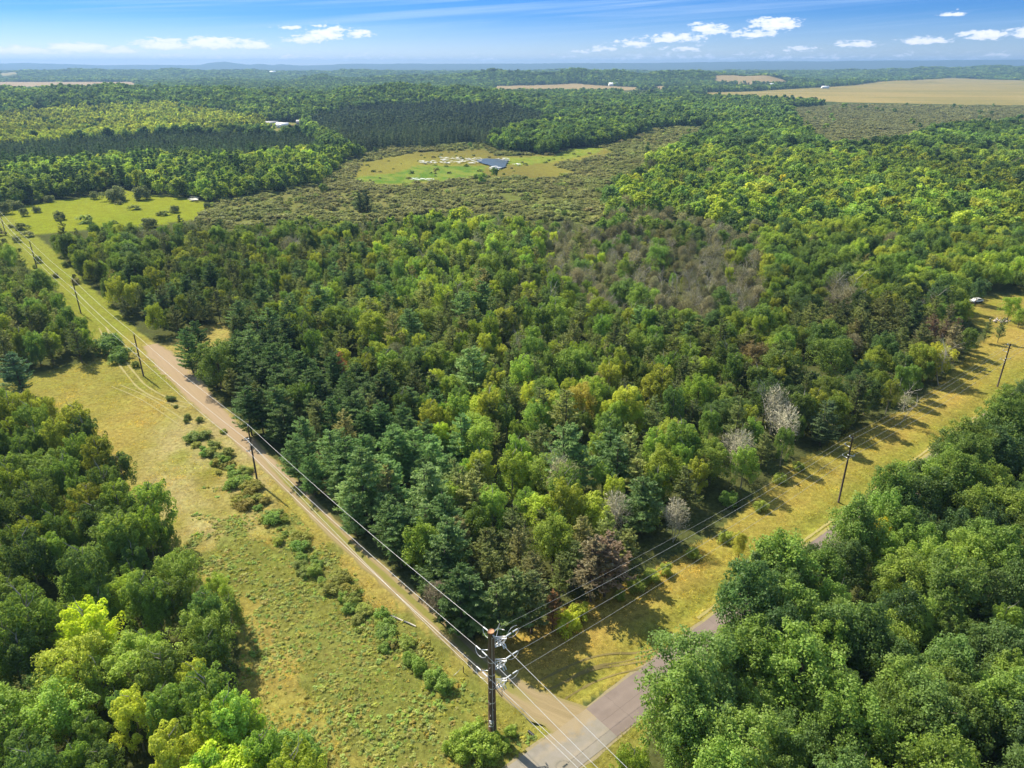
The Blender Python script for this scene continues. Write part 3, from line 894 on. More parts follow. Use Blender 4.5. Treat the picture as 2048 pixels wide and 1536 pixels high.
# ------------------------------------------------------------------ road, track, pond
def strip(name, axis_pts, widths, z, mat, cells=10, ragged=0.0, seed=1, **kw):
    """sheet along an axis; local coordinates kept in a UV map (across, along)"""
    pts = np.asarray(axis_pts, float)
    seg = np.hypot(*np.diff(pts, axis=0).T)
    s = np.concatenate([[0], np.cumsum(seg)])
    n = int(s[-1] / 0.6) + 2
    q = np.linspace(0, s[-1], n)
    cx, cy_ = np.interp(q, s, pts[:, 0]), np.interp(q, s, pts[:, 1])
    ker = np.ones(9) / 9
    if n > 40:
        pad = lambda v: np.convolve(np.pad(v, 4, mode='reflect', reflect_type='odd'), ker, 'valid')
        cx, cy_ = pad(cx), pad(cy_)
    tx, ty = np.gradient(cx), np.gradient(cy_)
    L = np.hypot(tx, ty); tx, ty = tx / L, ty / L
    w = np.interp(q, s, widths)
    u = np.linspace(-1, 1, cells + 1)
    gq = np.random.default_rng(seed)
    rag = 1 + ragged * (vnoise(q / 1.7, q * 0 + seed, seed) - 0.5)
    rag2 = 1 + ragged * (vnoise(q / 1.7, q * 0 + seed + 9, seed) - 0.5)
    hw = np.where(u[None] < 0, (w * rag)[:, None], (w * rag2)[:, None]) / 2
    x = cx[:, None] + u[None] * hw * ty[:, None]
    y = cy_[:, None] - u[None] * hw * tx[:, None]
    zz = z + 0.03 * (1 - u[None] ** 2) * np.ones_like(x)
    i = (np.arange(n - 1)[:, None] * (cells + 1) + np.arange(cells)[None]).ravel()
    f = np.stack([i, i + 1, i + cells + 2, i + cells + 1], 1)
    me = mesh_np(name, np.stack([x.ravel(), y.ravel(), zz.ravel()], 1), f, mat, True)
    # make it face up
    if me.polygons[0].normal.z < 0: me.flip_normals()
    uv = me.attributes.new('strip', 'FLOAT_VECTOR', 'POINT')
    d = np.zeros((len(x.ravel()), 3), np.float32)
    d[:, 0] = np.broadcast_to(u[None], x.shape).ravel(); d[:, 1] = np.broadcast_to(q[:, None], x.shape).ravel()
    uv.data.foreach_set('vector', d.ravel())
    return put(name, me, **kw)


def mat_road(name, ca, cb, tyre, lines, amt=0.5):
    m, t, out = mat_new(name)
    at = t.new('ShaderNodeAttribute', attribute_type='GEOMETRY', attribute_name='strip')
    sp = t.new('ShaderNodeSeparateXYZ'); t.l.new(at.outputs['Vector'], sp.inputs[0])
    g = t.new('ShaderNodeTexCoord').outputs['Object']
    n = t.noise(g, 0.7, 6, 0.6)
    nf = t.noise(g, 30, 4, 0.7)
    c = t.mix(n, ca, cb)
    u = t.math('ABSOLUTE', sp.outputs[0])
    tr = t.maprange(t.math('ABSOLUTE', t.math('SUBTRACT', u, 0.45)), 0.0, 0.22, 1, 0, True)
    c = t.mix(t.math('MULTIPLY', tr, t.maprange(n, 0.3, 0.7, 0.15, amt)), c, tyre)
    if lines:
        w = t.math('ADD', sp.outputs[1], t.math('MULTIPLY', t.noise(g, 1.5, 3), 0.5))
        k = t.math('ABSOLUTE', t.math('SUBTRACT', t.math('FRACT', t.math('MULTIPLY', w, 1 / 7.3)), 0.5))
        l1 = t.maprange(k, 0.0, 0.006, 1, 0)
        l2 = t.maprange(t.math('ABSOLUTE', t.math('ADD', sp.outputs[0], t.math('MULTIPLY', t.math('SUBTRACT', n, 0.5), 0.06))), 0.0, 0.018, 1, 0)
        c = t.mix(t.math('MULTIPLY', t.math('MAXIMUM', l1, l2), 0.55), c, (0.06, 0.05, 0.045))
    if not lines:                              # gravel carried onto the road where the track joins
        sm = t.math('MULTIPLY', t.maprange(t.math('ABSOLUTE', t.math('SUBTRACT', sp.outputs[1], 58.0)), 2.5, 8.5, 1, 0, True), t.maprange(sp.outputs[0], -1.0, 0.5, 1.0, 0.0))
        sm = t.maprange(t.math('ADD', sm, t.math('MULTIPLY', t.math('SUBTRACT', t.noise(g, 0.9, 6, 0.7), 0.5), 1.6)), 0.35, 0.75, 0, 0.8, True)
        c = t.mix(sm, c, (0.30, 0.235, 0.135))
    pt = t.maprange(t.noise(g, 0.28, 3, 0.5), 0.52, 0.60, 0, 0.35)
    c = t.mix(pt, c, t.mix(1.0, c, (0.72, 0.72, 0.74), 'MULTIPLY'))
    c = t.mix(t.maprange(nf, 0.3, 0.7, 0, 0.3), c, t.mix(1.0, c, (0.6, 0.6, 0.6), 'MULTIPLY'))
    b = t.new('ShaderNodeBsdfPrincipled')
    b.inputs['Roughness'].default_value = 0.9
    b.inputs['Specular IOR Level'].default_value = 0.2
    t.l.new(c, b.inputs['Base Color'])
    bp = t.new('ShaderNodeBump'); bp.inputs['Strength'].default_value = 0.3; bp.inputs['Distance'].default_value = 0.03
    t.l.new(nf, bp.inputs['Height']); t.l.new(bp.outputs[0], b.inputs['Normal'])
    t.l.new(b.outputs[0], out.inputs[0])
    return m


M_ROAD_OLD = mat_road('worn_asphalt', (0.185, 0.172, 0.118), (0.32, 0.285, 0.26), (0.35, 0.29, 0.21), False)
M_ROAD_NEW = mat_road('brown_asphalt', (0.19, 0.15, 0.128), (0.235, 0.19, 0.165), (0.26, 0.21, 0.18), True)
M_SHOULDER = simple('sand_gravel', (0.24, 0.20, 0.11), 0.95, 0, 2.5, 0.3)


def track_material():
    m, t, out = mat_new('track_dirt')
    at = t.new('ShaderNodeAttribute', attribute_type='GEOMETRY', attribute_name='strip')
    sp = t.new('ShaderNodeSeparateXYZ'); t.l.new(at.outputs['Vector'], sp.inputs[0])
    g = t.new('ShaderNodeTexCoord').outputs['Object']
    n = t.noise(g, 0.8, 6, 0.65)
    nf = t.noise(g, 9, 6, 0.7)
    u = t.math('ABSOLUTE', t.math('ADD', sp.outputs[0], t.math('MULTIPLY', t.math('SUBTRACT', n, 0.5), 0.25)))
    grass = t.maprange(u, 0.20, 0.42, 1, 0, True)
    thin = t.maprange(sp.outputs[1], 78, 96, 1, 0, True)
    start = t.maprange(sp.outputs[1], 8, 14, 0, 1, True)
    grass = t.math('MULTIPLY', t.math('MULTIPLY', grass, t.math('MULTIPLY', thin, start)), t.maprange(n, 0.25, 0.5, 0.4, 0.95))
    vs_ = t.new('ShaderNodeCombineXYZ')
    t.put(vs_.inputs[0], t.math('MULTIPLY', sp.outputs[0], 5.5)); t.put(vs_.inputs[1], t.math('MULTIPLY', sp.outputs[1], 0.05))
    streak = t.noise(vs_.outputs[0], 1.0, 5, 0.6, 0.3)
    nf2 = t.math('ADD', t.math('MULTIPLY', nf, 0.5), t.math('MULTIPLY', t.maprange(streak, 0.3, 0.7, 0, 1), 0.5))
    c = t.mix(nf2, (0.17, 0.13, 0.065), (0.36, 0.285, 0.165))
    c = t.mix(t.maprange(sp.outputs[1], 70, 100, 0, 0.6), c, (0.34, 0.25, 0.165))
    c = t.mix(grass, c, t.mix(nf, (0.14, 0.15, 0.035), (0.24, 0.22, 0.06)))
    edge = t.math('MULTIPLY', t.maprange(u, 0.72, 1.0, 0, 1), t.maprange(nf, 0.35, 0.6, 0.2, 1))
    c = t.mix(edge, c, (0.20, 0.18, 0.055))
    b = t.new('ShaderNodeBsdfDiffuse')
    t.l.new(c, b.inputs[0])
    bp = t.new('ShaderNodeBump'); bp.inputs['Strength'].default_value = 0.5; bp.inputs['Distance'].default_value = 0.08
    t.l.new(nf, bp.inputs['Height']); t.l.new(bp.outputs[0], b.inputs['Normal'])
    t.l.new(b.outputs[0], out.inputs[0])
    return m


JOINT = float((np.array(ground(1198, 1441)) - ROAD_O) @ dv)       # where the newer surface starts
P = lambda s: ROAD_O + dv * s
strip('shoulder', [P(-60), P(330)], [RW + 0.75] * 2, 0.012, M_SHOULDER, 6, 0.12, 3, kind='structure', label='sandy shoulder along both sides of the paved road', cat='road shoulder')
strip('road_worn', [P(-60), P(JOINT)], [RW] * 2, 0.05, M_ROAD_OLD, 10, 0.03, 4, kind='structure', label='pale worn paved road in front of the corner pole', cat='road')
strip('road', [P(JOINT), P(330)], [RW] * 2, 0.056, M_ROAD_NEW, 10, 0.03, 5, kind='structure', label='brown paved road running straight along the roadside meadow', cat='road')
tw = [7.0, 6.0, 5.0, 4.0, 3.4, 3.2, 3.1, 3.2, 3.4, 3.8, 4.8, 6.4, 7.6, 4.5]
strip('dirt_track', track, tw, 0.016, track_material(), 12, 0.28, 6, kind='structure', label='sandy two rut dirt track leading away along the power line', cat='track')


def flat_poly(name, poly, z, mat, world=False, **kw):
    """uneven-edged level sheet, triangulated as a fan of its outline"""
    pts = np.array([p if world else ground(*p) for p in poly], float)
    out = []
    n = len(pts)
    for i in range(n):
        a, b = pts[i], pts[(i + 1) % n]
        for k in range(6):
            out.append(a + (b - a) * k / 6 + rng.normal(size=2) * 0.06 * np.linalg.norm(b - a) / 2)
    out = np.array(out)
    me = bpy.data.meshes.new(name)
    me.from_pydata([(x, y, z) for x, y in out], [], [list(range(len(out)))])
    me.materials.append(mat)
    if me.polygons[0].normal.z < 0: me.flip_normals()
    return put(name, me, **kw)


M_RUT = simple('pressed_grass', (0.27, 0.235, 0.08), 0.95, 0, 4, 0.3)
M_RUTD = simple('rut_soil', (0.17, 0.135, 0.04), 0.95, 0, 4, 0.3)


def ruts(px_pts, gauge, width, mat, label):
    """a pair of wheel ruts laid over the ground"""
    pts = np.array([ground(*p) for p in px_pts])
    seg = np.hypot(*np.diff(pts, axis=0).T)
    s_ = np.concatenate([[0], np.cumsum(seg)])
    n = int(s_[-1] / 0.5) + 3
    q = np.linspace(0, s_[-1], n)
    c = np.stack([np.interp(q, s_, pts[:, 0]), np.interp(q, s_, pts[:, 1])], 1)
    if n > 30:
        for _ in range(2):
            c = np.stack([np.convolve(np.pad(c[:, j], 6, mode='reflect', reflect_type='odd'), np.ones(13) / 13, 'valid') for j in (0, 1)], 1)
    tg = np.gradient(c, axis=0); tg /= np.linalg.norm(tg, axis=1)[:, None]
    nn = np.stack([tg[:, 1], -tg[:, 0]], 1)
    vs, fs, m_ = [], [], 0
    for sgn in (-1, 1):
        w = width * (0.7 + 0.6 * vnoise(q / 1.3, q * 0 + sgn, 5))[:, None] / 2
        a_, b_ = c + nn * (sgn * gauge / 2 - w), c + nn * (sgn * gauge / 2 + w)
        for e in (a_, b_):
            vs.append(np.column_stack([e, gz_fn(e[:, 0], e[:, 1]) + 0.045]))
        i = np.arange(n - 1)
        fs.append(np.stack([m_ + i, m_ + n + i, m_ + n + i + 1, m_ + i + 1], 1)); m_ += 2 * n
    me = mesh_np('wheel_ruts', np.vstack(vs), np.vstack(fs), mat, True)
    if me.polygons[0].normal.z < 0: me.flip_normals()
    put('wheel_ruts', me, kind='structure', label=label, cat='wheel ruts')


gz_fn = gz
ruts([(205, 655), (222, 690), (250, 735), (285, 775), (330, 800), (380, 812)], 1.9, 0.45, M_RUT, 'pale pair of wheel ruts curving over the left meadow')
ruts([(230, 770), (280, 790), (320, 815), (370, 850)], 1.8, 0.3, M_RUT, 'faint second pair of wheel ruts on the left meadow')
ruts([(1085, 1372), (1140, 1345), (1190, 1322), (1240, 1314), (1290, 1316), (1330, 1305)], 1.9, 0.35, M_RUTD, 'curved wheel ruts in the golden meadow near the corner')
ruts([(1120, 1385), (1170, 1352), (1220, 1334), (1280, 1330), (1325, 1312)], 2.0, 0.3, M_RUTD, 'second curved wheel ruts in the golden meadow near the corner')
ruts([(1955, 835), (1930, 850), (1880, 885), (1800, 945), (1700, 1020), (1600, 1092), (1500, 1165), (1400, 1240)], 0.9, 0.5, M_RUT, 'pale mown strip along the roadside ditch')

m, t, out = mat_new('water')
b = t.new('ShaderNodeBsdfPrincipled')
b.inputs['Base Color'].default_value = (0.06, 0.075, 0.08, 1)
b.inputs['Roughness'].default_value = 0.3
b.inputs['IOR'].default_value = 1.33
nz = t.noise(t.new('ShaderNodeTexCoord').outputs['Object'], 1.2, 3)
bp = t.new('ShaderNodeBump'); bp.inputs['Strength'].default_value = 0.12; bp.inputs['Distance'].default_value = 0.2
t.l.new(nz, bp.inputs['Height']); t.l.new(bp.outputs[0], b.inputs['Normal'])
t.l.new(b.outputs[0], out.inputs[0])
M_WATER = m
M_GLINT_PAD = simple('painted_glint', (0.78, 0.78, 0.72), 0.35, 0, 2, 0.2)  # pale colour painted to stand in for sun glints on water
zp = float(gz(*ground(950, 325))[0]) + 0.9
flat_poly('water', P_WATER, zp, M_WATER, kind='structure', label='open water of the marsh pond among green lily beds', cat='pond')
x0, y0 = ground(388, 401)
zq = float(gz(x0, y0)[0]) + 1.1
flat_poly('water', [(x0 - 1.5, y0 - 3), (x0 + 1, y0 - 4), (x0 + 2.2, y0 + 0.5), (x0 + 1, y0 + 3), (x0 - 1, y0 + 2)], zq - 0.4, M_GLINT_PAD, world=True, kind='structure', label='small puddle painted pale as sun glint at the edge of the bright wet meadow', cat='puddle')  # puddle wears the painted glint colour instead of reflecting
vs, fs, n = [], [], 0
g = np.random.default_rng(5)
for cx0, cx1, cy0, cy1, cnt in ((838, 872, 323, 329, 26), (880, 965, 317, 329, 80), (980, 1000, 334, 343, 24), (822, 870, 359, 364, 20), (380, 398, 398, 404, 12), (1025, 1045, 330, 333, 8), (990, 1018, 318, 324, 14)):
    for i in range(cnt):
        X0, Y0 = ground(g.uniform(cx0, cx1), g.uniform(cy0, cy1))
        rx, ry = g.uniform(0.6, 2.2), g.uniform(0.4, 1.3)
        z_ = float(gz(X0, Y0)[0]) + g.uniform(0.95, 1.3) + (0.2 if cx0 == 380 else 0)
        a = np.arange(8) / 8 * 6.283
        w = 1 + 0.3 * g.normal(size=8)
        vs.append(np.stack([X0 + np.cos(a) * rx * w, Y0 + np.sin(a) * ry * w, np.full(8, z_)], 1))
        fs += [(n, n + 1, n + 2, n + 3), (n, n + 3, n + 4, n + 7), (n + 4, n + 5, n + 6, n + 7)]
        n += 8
put('glint_pads', mesh_np('glint_pads', np.vstack(vs), fs, M_GLINT_PAD), kind='stuff', label='pale pads and foam painted in as sun glints on the marsh pond', cat='painted glints')  # pale flakes put in for the sun's glare on the water

# ------------------------------------------------------------------ scatter the trees
IND = []        # near trees, candidates for objects of their own: (size, kind, variant, x, y, z, scale h, widen, rotation, tint, zone)
STUFF = {}      # (lod, kind) -> rows


def in_clear(x, y):
    d = road_d(x, y)
    return (d > -5.2) & (d < 3.5) & (y > 20)


def scatter(y0, y1, spacing, lod):
    s = spacing
    ny = int((y1 - y0) / (s * 0.866)) + 1
    xs, ys = [], []
    for j in range(ny):
        y = y0 + j * s * 0.866
        hw = y * 0.80 + 38
        x = np.arange(-hw, hw, s) + (j % 2) * s / 2
        xs.append(x); ys.append(np.full(x.shape, y))
    x = np.concatenate(xs); y = np.concatenate(ys)
    x = x + rng.uniform(-0.5, 0.5, x.shape) * s
    y = y + rng.uniform(-0.5, 0.5, x.shape) * s
    zb, px, py = classify(x, y)
    zc, _, _ = classify(x, y, 8.5)
    open_b, open_c = LOWZ[zb], LOWZ[zc]
    keep = ~in_clear(x, y)
    far_ = np.hypot(x, y) > 210
    z = np.where(far_ & ~open_b, zc, zb)
    hide = far_ & ~open_b & open_c             # a tree here would stand in front of an open place
    z = np.where(hide, np.where((zc == iMARSH) | (zc == iBROWNM), iMARSH, iEMPTY), z)
    dens = np.array([q[2] for q in ALLZ])[z]
    keep &= rng.random(x.shape) < dens
    # gaps
    gap = fnoise(x / 16, y / 16, 40, 3)
    keep &= rng.random(x.shape) < 0.97 - np.clip((gap - 0.60) * 4, 0, 0.55) * ~((zb == iRIGHTF) | (zb == iLEFTF))
    for up_ in (5.0, 9.0):                      # the little sandy clearing stays in view
        qx, qy = pixel(x, y, up_)
        keep &= ~(inside(qx, qy, [(385, 660), (450, 650), (470, 672), (420, 688)]) & (np.hypot(x, y) < 260))
    x, y, z, px, py = x[keep], y[keep], z[keep], px[keep], py[keep]
    tone = fnoise(x / 30, y / 30, 41, 3)
    tone2 = fnoise(x / 110, y / 110, 45, 3)
    patch = fnoise(x / 18 + 7, y / 18, 43, 2)
    gh = gz(x, y)
    rdd = road_d(x, y)
    rnd = rng.random((len(x), 6))
    for i in range(len(x)):
        zn = ALLZ[z[i]]
        mix = zn[3]
        if not mix: continue
        tw_ = sum(q[1] for q in mix)
        # neighbours tend to be of a kind
        u = (0.55 * rnd[i, 0] + 0.45 * ((patch[i] * 2.7 + 0.37 * rnd[i, 5]) % 1.0)) * tw_ if lod < 3 else rnd[i, 0] * tw_
        for kind, w_, h0, h1, tints in mix:
            u -= w_
            if u <= 0: break
        h = (h0 + (h1 - h0) * rnd[i, 1]) * (0.74 + 0.36 * rng.random())
        if z[i] == iRIGHTF and rdd[i] < 10: h *= 1.11
        ti = tints[int((rnd[i, 2] * 0.6 + 0.4 * ((tone[i] * 3.1) % 1.0)) * len(tints)) % len(tints)]
        f = (0.74 + 0.5 * rnd[i, 3]) * (1 + (tone[i] - 0.5) * 0.7 + (tone2[i] - 0.5) * 0.7)
        tint = (ti[0] * f * (1.01 + 0.13 * rnd[i, 4]), ti[1] * f, ti[2] * f * 1.05)
        wid = (0.88 + 0.3 * rnd[i, 4]) * (1.7 if kind == SH and lod else 0.86 if z[i] == iRIGHTF else 1.0)
        row = (kind, x[i], y[i], gh[i], h, wid, rnd[i, 5] * 6.283, tint, z[i])
        if lod == 0: IND.append(row)
        else: STUFF.setdefault((lod, kind), []).append(row)


scatter(22, 330, 4.8, 0)
scatter(330, 900, 6.3, 1)
scatter(900, 2100, 8.0, 2)
scatter(2100, 3300, 11.0, 2)
scatter(3300, 7400, 30.0, 3)


# low brush that knits the marshes together
def marsh_brush(y0, y1, s, hmax):
    g = np.random.default_rng(int(y0))
    ys = np.arange(y0, y1, s)
    pts = []
    for yv in ys:
        x = np.arange(-yv * 0.8, yv * 0.8, s)
        pts.append(np.stack([x, np.full(x.shape, yv)], 1))
    p = np.vstack(pts)
    p = p + g.uniform(-0.6, 0.6, p.shape) * s
    x, y = p[:, 0], p[:, 1]
    px, py = pixel(x, y)
    k = inside(px, py, P_MARSH) | inside(px, py, P_BROWNM) | inside(px, py, P_STREAM)
    k &= ~(inside(px, py, P_WATER) | inside(px, py, P_PONDM))
    cl_ = fnoise(x / 14, y / 22, 81, 4)
    k &= g.random(len(x)) < np.clip(cl_ * 3.2 - 0.85, 0.06, 1)
    x, y, cl_ = x[k], y[k], cl_[k]
    brown = inside(*pixel(x, y), P_BROWNM)
    z = gz(x, y)
    tn = fnoise(x / 30, y / 50, 82, 3)
    for i in range(len(x)):
        t_ = np.array((0.100, 0.118, 0.040)) * (1 - tn[i]) + np.array((0.112, 0.104, 0.050)) * tn[i]
        if brown[i]: t_ = np.array((0.100, 0.104, 0.050))
        t_ = t_ * g.uniform(0.75, 1.2)
        h = g.uniform(0.5, hmax) * (0.6 + cl_[i])
        STUFF.setdefault((1, SH), []).append((SH, x[i], y[i], z[i], h, g.uniform(1.3, 2.4), g.uniform(0, 6.28), tuple(t_), 0))


marsh_brush(330, 700, 3.0, 2.2)
marsh_brush(700, 1500, 5.0, 2.8)


# hand placed trees: photo pixel of the foot
def hand(kind, px_, py_, h, tint, wid=1.0, label=None, variant=None):
    x, y = ground(px_, py_)
    IND.append((kind, x, y, float(gz(x, y)[0]), h, wid, random.random() * 6.28, tint, iN, label, variant))


HAND = [
    (WP, 48, 792, 12, (0.042, 0.078, 0.040), 1.1, 'lone bluish pine at the meadow edge below the left woods'),
    (A, 205, 1345, 12.5, (0.22, 0.26, 0.02), 1.25, 'bright yellow green tree standing out in the forest left of the meadow'),
    (B, 455, 1630, 10, (0.20, 0.25, 0.02), 1.2, 'bright lime green crown cut by the bottom of the photo left of the meadow'),
    (JP, 1690, 865, 7.5, (0.10, 0.115, 0.03), 0.9, 'small thin pine standing alone behind the nearer roadside pole'),
    (WP, 1640, 890, 11, (0.05, 0.072, 0.032), 1.0, 'dark spreading pine at the meadow edge left of the nearer roadside pole'),
    (JP, 1995, 684, 8, (0.06, 0.085, 0.03), 0.9, 'little pine with bare lower trunk on the far end of the golden meadow'),
    (JP, 1968, 684, 7.5, (0.065, 0.085, 0.03), 0.9, 'little pine just left of another on the far end of the golden meadow'),
    (B, 1950, 608, 9.5, (0.042, 0.072, 0.026), 0.9, 'dark round tree shading the far clearing with a pale object under it'),
    (B, 2015, 640, 8, (0.11, 0.16, 0.02), 1.0, 'bright green bushy tree on the right of the far clearing'),
    (B, 2036, 652, 6, (0.11, 0.15, 0.025), 1.15, 'low bright green bush like tree at the right of the far clearing'),
    (B, 1475, 1120, 5.5, (0.17, 0.17, 0.03), 0.8, 'small yellow green sapling in the shadow at the golden meadow edge'),
    (SH, 1135, 1262, 3.0, (0.20, 0.22, 0.022), 1.0, 'bright yellow green shrub in front of the scrub pines by the corner'),
    (SH, 1160, 1238, 2.4, (0.18, 0.20, 0.025), 1.0, 'second smaller yellow green shrub in front of the scrub pines'),
    (JP, 1208, 1195, 12, (0.095, 0.070, 0.046), 1.5, 'large rusty brown dying pine at the golden meadow edge'),
    (JP, 1182, 1205, 12, (0.088, 0.076, 0.042), 1.3, 'brown tinged dying pine just left of the largest rusty one'),
    (JP, 1105, 1262, 7.5, (0.13, 0.075, 0.035), 0.8, 'short rusty orange dead pine between the two scrub pine clumps'),
    (JP, 685, 770, 9.5, (0.15, 0.075, 0.035), 0.9, 'bright rusty dead pine in the middle of the green pine stand'),
    (JP, 1000, 1290, 11.5, (0.058, 0.082, 0.025), 1.35, 'leftmost scrub pine of the clump right behind the corner pole'),
    (JP, 1030, 1272, 12, (0.062, 0.084, 0.026), 1.3, 'middle scrub pine of the clump behind the corner pole'),
    (JP, 1062, 1268, 11.5, (0.064, 0.078, 0.028), 1.25, 'right scrub pine of the clump behind the corner pole'),
    (WP, 945, 1275, 11.0, (0.055, 0.086, 0.03), 1.1, 'fresh green pine beside the dirt track behind the corner pole'),
    (B, 848, 1155, 11, (0.10, 0.14, 0.022), 0.95, 'yellow green rounded tree among the dark pines by the dirt track'),
    (B, 2100, 960, 15, (0.036, 0.060, 0.020), 1.15, 'very dark tall broadleaf crown across the paved road from the property corner'),
    (B, 1960, 985, 14.5, (0.040, 0.066, 0.022), 1.2, 'dark broad crown beside the paved road opposite the meadow'),
    (DT, 1560, 905, 11, (0.23, 0.215, 0.15), 1.0, 'silvery bare dead tree above the meadow left of the nearer roadside pole', 0),
    (DT, 1470, 950, 10, (0.185, 0.172, 0.118), 1.1, 'round pale bare dead crown in the woods above the golden meadow', 0),
    (DT, 1540, 870, 12, (0.185, 0.172, 0.118), 1.0, 'tall grey bare dead tree behind the round pale one', 1),
    (DT, 1800, 850, 9, (0.185, 0.172, 0.118), 1.0, 'white barked bare tree at the meadow edge among green trees', 2),
    (DT, 1875, 770, 11, (0.185, 0.172, 0.118), 1.0, 'white bare snag beside the yellow topped tree by the meadow', 2),
    (DT, 1345, 1085, 9, (0.185, 0.172, 0.118), 1.0, 'grey bare tree between the green trees over the golden meadow', 1),
    (DT, 1225, 1080, 10, (0.185, 0.172, 0.118), 1.0, 'thin grey bare tree behind the large rusty pine', 1),
    (DT, 880, 1245, 7.5, (0.10, 0.085, 0.055), 1.0, 'brown leafless tree beside the dirt track left of the corner pole', 3),
    (B, 1865, 760, 10.5, (0.20, 0.20, 0.022), 1.0, 'yellow topped tree at the meadow edge left of the farther roadside pole'),
    (B, 1735, 1140, 11, (0.28, 0.25, 0.02), 0.7, 'small golden yellow crown right beside the paved road'),
    (B, 1935, 1045, 10, (0.30, 0.27, 0.02), 0.55, 'small bright yellow crown in the dark forest beyond the paved road'),
    (B, 1160, 860, 11.5, (0.17, 0.15, 0.03), 0.8, 'orange yellow tinted tree in the middle of the mixed woods'),
    (B, 1500, 760, 11, (0.095, 0.075, 0.035), 0.9, 'rust tinted broadleaf crown beyond the middle of the property'),
    (WP, 735, 425, 13, (0.036, 0.055, 0.024), 1.0, 'dark conifer standing alone in the marsh, left one of the pair'),
    (WP, 722, 428, 12, (0.036, 0.055, 0.024), 1.0, 'dark conifer standing alone in the marsh, right one of the pair'),
]
for q in HAND:
    hand(*q)

# project, choose the trees that get objects of their own
rows = []
for r_ in IND:
    kind, x, y, z, h, wid, rot, tint, zone = r_[:9]
    if zone == iN and len(r_) == 9:
        # keep hand placed trees clear of their neighbours
        if any(abs(x - hx) < 3.0 and abs(y - hy) < 3.0 for hx, hy in [(q[1], q[2]) for q in IND[-len(HAND):]]):
            continue
    px_, py_ = pixel(x, y, z + h * 0.6)
    d = math.sqrt(x * x + y * y + (H - z - h * 0.6) ** 2)
    seen = -40 < px_ < 2088 and 0 < py_ < 1580
    rows.append((len(r_) > 9 and 1e3 or (h / d if seen else 0), r_, float(px_), float(py_)))
rows.sort(key=lambda q: -q[0])
count = {}
IND_SEL, REST = [], []
for s, r_, px_, py_ in rows:
    k = r_[0]
    if s > 0 and count.get(k, 0) < 300:
        count[k] = count.get(k, 0) + 1
        IND_SEL.append((r_, px_, py_))
    else:
        REST.append(r_)


def tone_word(t, kind):
    r, g_, b_ = t
    if kind == DT: return 'bare grey'
    if r > g_ * 1.25: return 'rusty brown'
    if r > g_ * 1.02: return 'grey brown' if b_ > 0.06 else 'golden yellow'
    if g_ - b_ > 0.14 and r > 0.17: return 'yellow green'
    if kind in (WP,): return 'dark bluish green' if g_ < 0.072 else 'bluish green'
    if kind in (JP,): return 'dark olive' if g_ < 0.075 else 'olive green'
    if g_ < 0.075: return 'dark green'
    if g_ < 0.118: return 'mid green'
    return 'light green'


SHAPE = {B: 'rounded broadleaf', A: 'upright leafy', WP: 'layered pine', JP: 'scraggly pine', SP: 'narrow spruce', DT: 'dead tree', SH: 'shrub'}
GROUPN = {B: 'rounded broadleaf trees of the woods', A: 'upright light leaved trees of the woods', WP: 'layered green pines', JP: 'scraggly scrub pines', SP: 'narrow dark spruces', DT: 'bare dead trees', SH: 'bushy green shrubs'}
CRN = {B: 'crown', A: 'crown', WP: 'crown', JP: 'crown', SP: 'crown', DT: 'branches', SH: 'foliage'}
zshort = {0: ''}


def place(kind, x, y, z, h, wid, rot, tint, label, variant=None, group=None, pre=None):
    v = LIB[kind][variant if variant is not None else random.randrange(len(LIB[kind]))]
    cat = 'tree' if kind != SH else 'shrub'
    if v[1] is None:
        o = put(kind, v[0], loc=(x, y, z - 0.05), label=label, cat=cat, group=group or GROUPN[kind])
        o.rotation_euler = (0, 0, rot)
        o.scale = (h * wid, h * wid, h)
        if kind != DT: o['tint'] = tint
        return o
    o = put(kind, None, loc=(x, y, z - 0.05), label=label, cat=cat, group=group or GROUPN[kind])
    o.empty_display_size = 0.5
    o.rotation_euler = (0, 0, rot)
    o.scale = (h * wid, h * wid, h)
    put('trunk' if kind != DT else 'branches', v[1], o)
    c = put('crown' if kind != DT else 'twigs', v[0], o)
    c['tint'] = tint
    if kind == DT: c['kind'] = 'stuff'
    return o


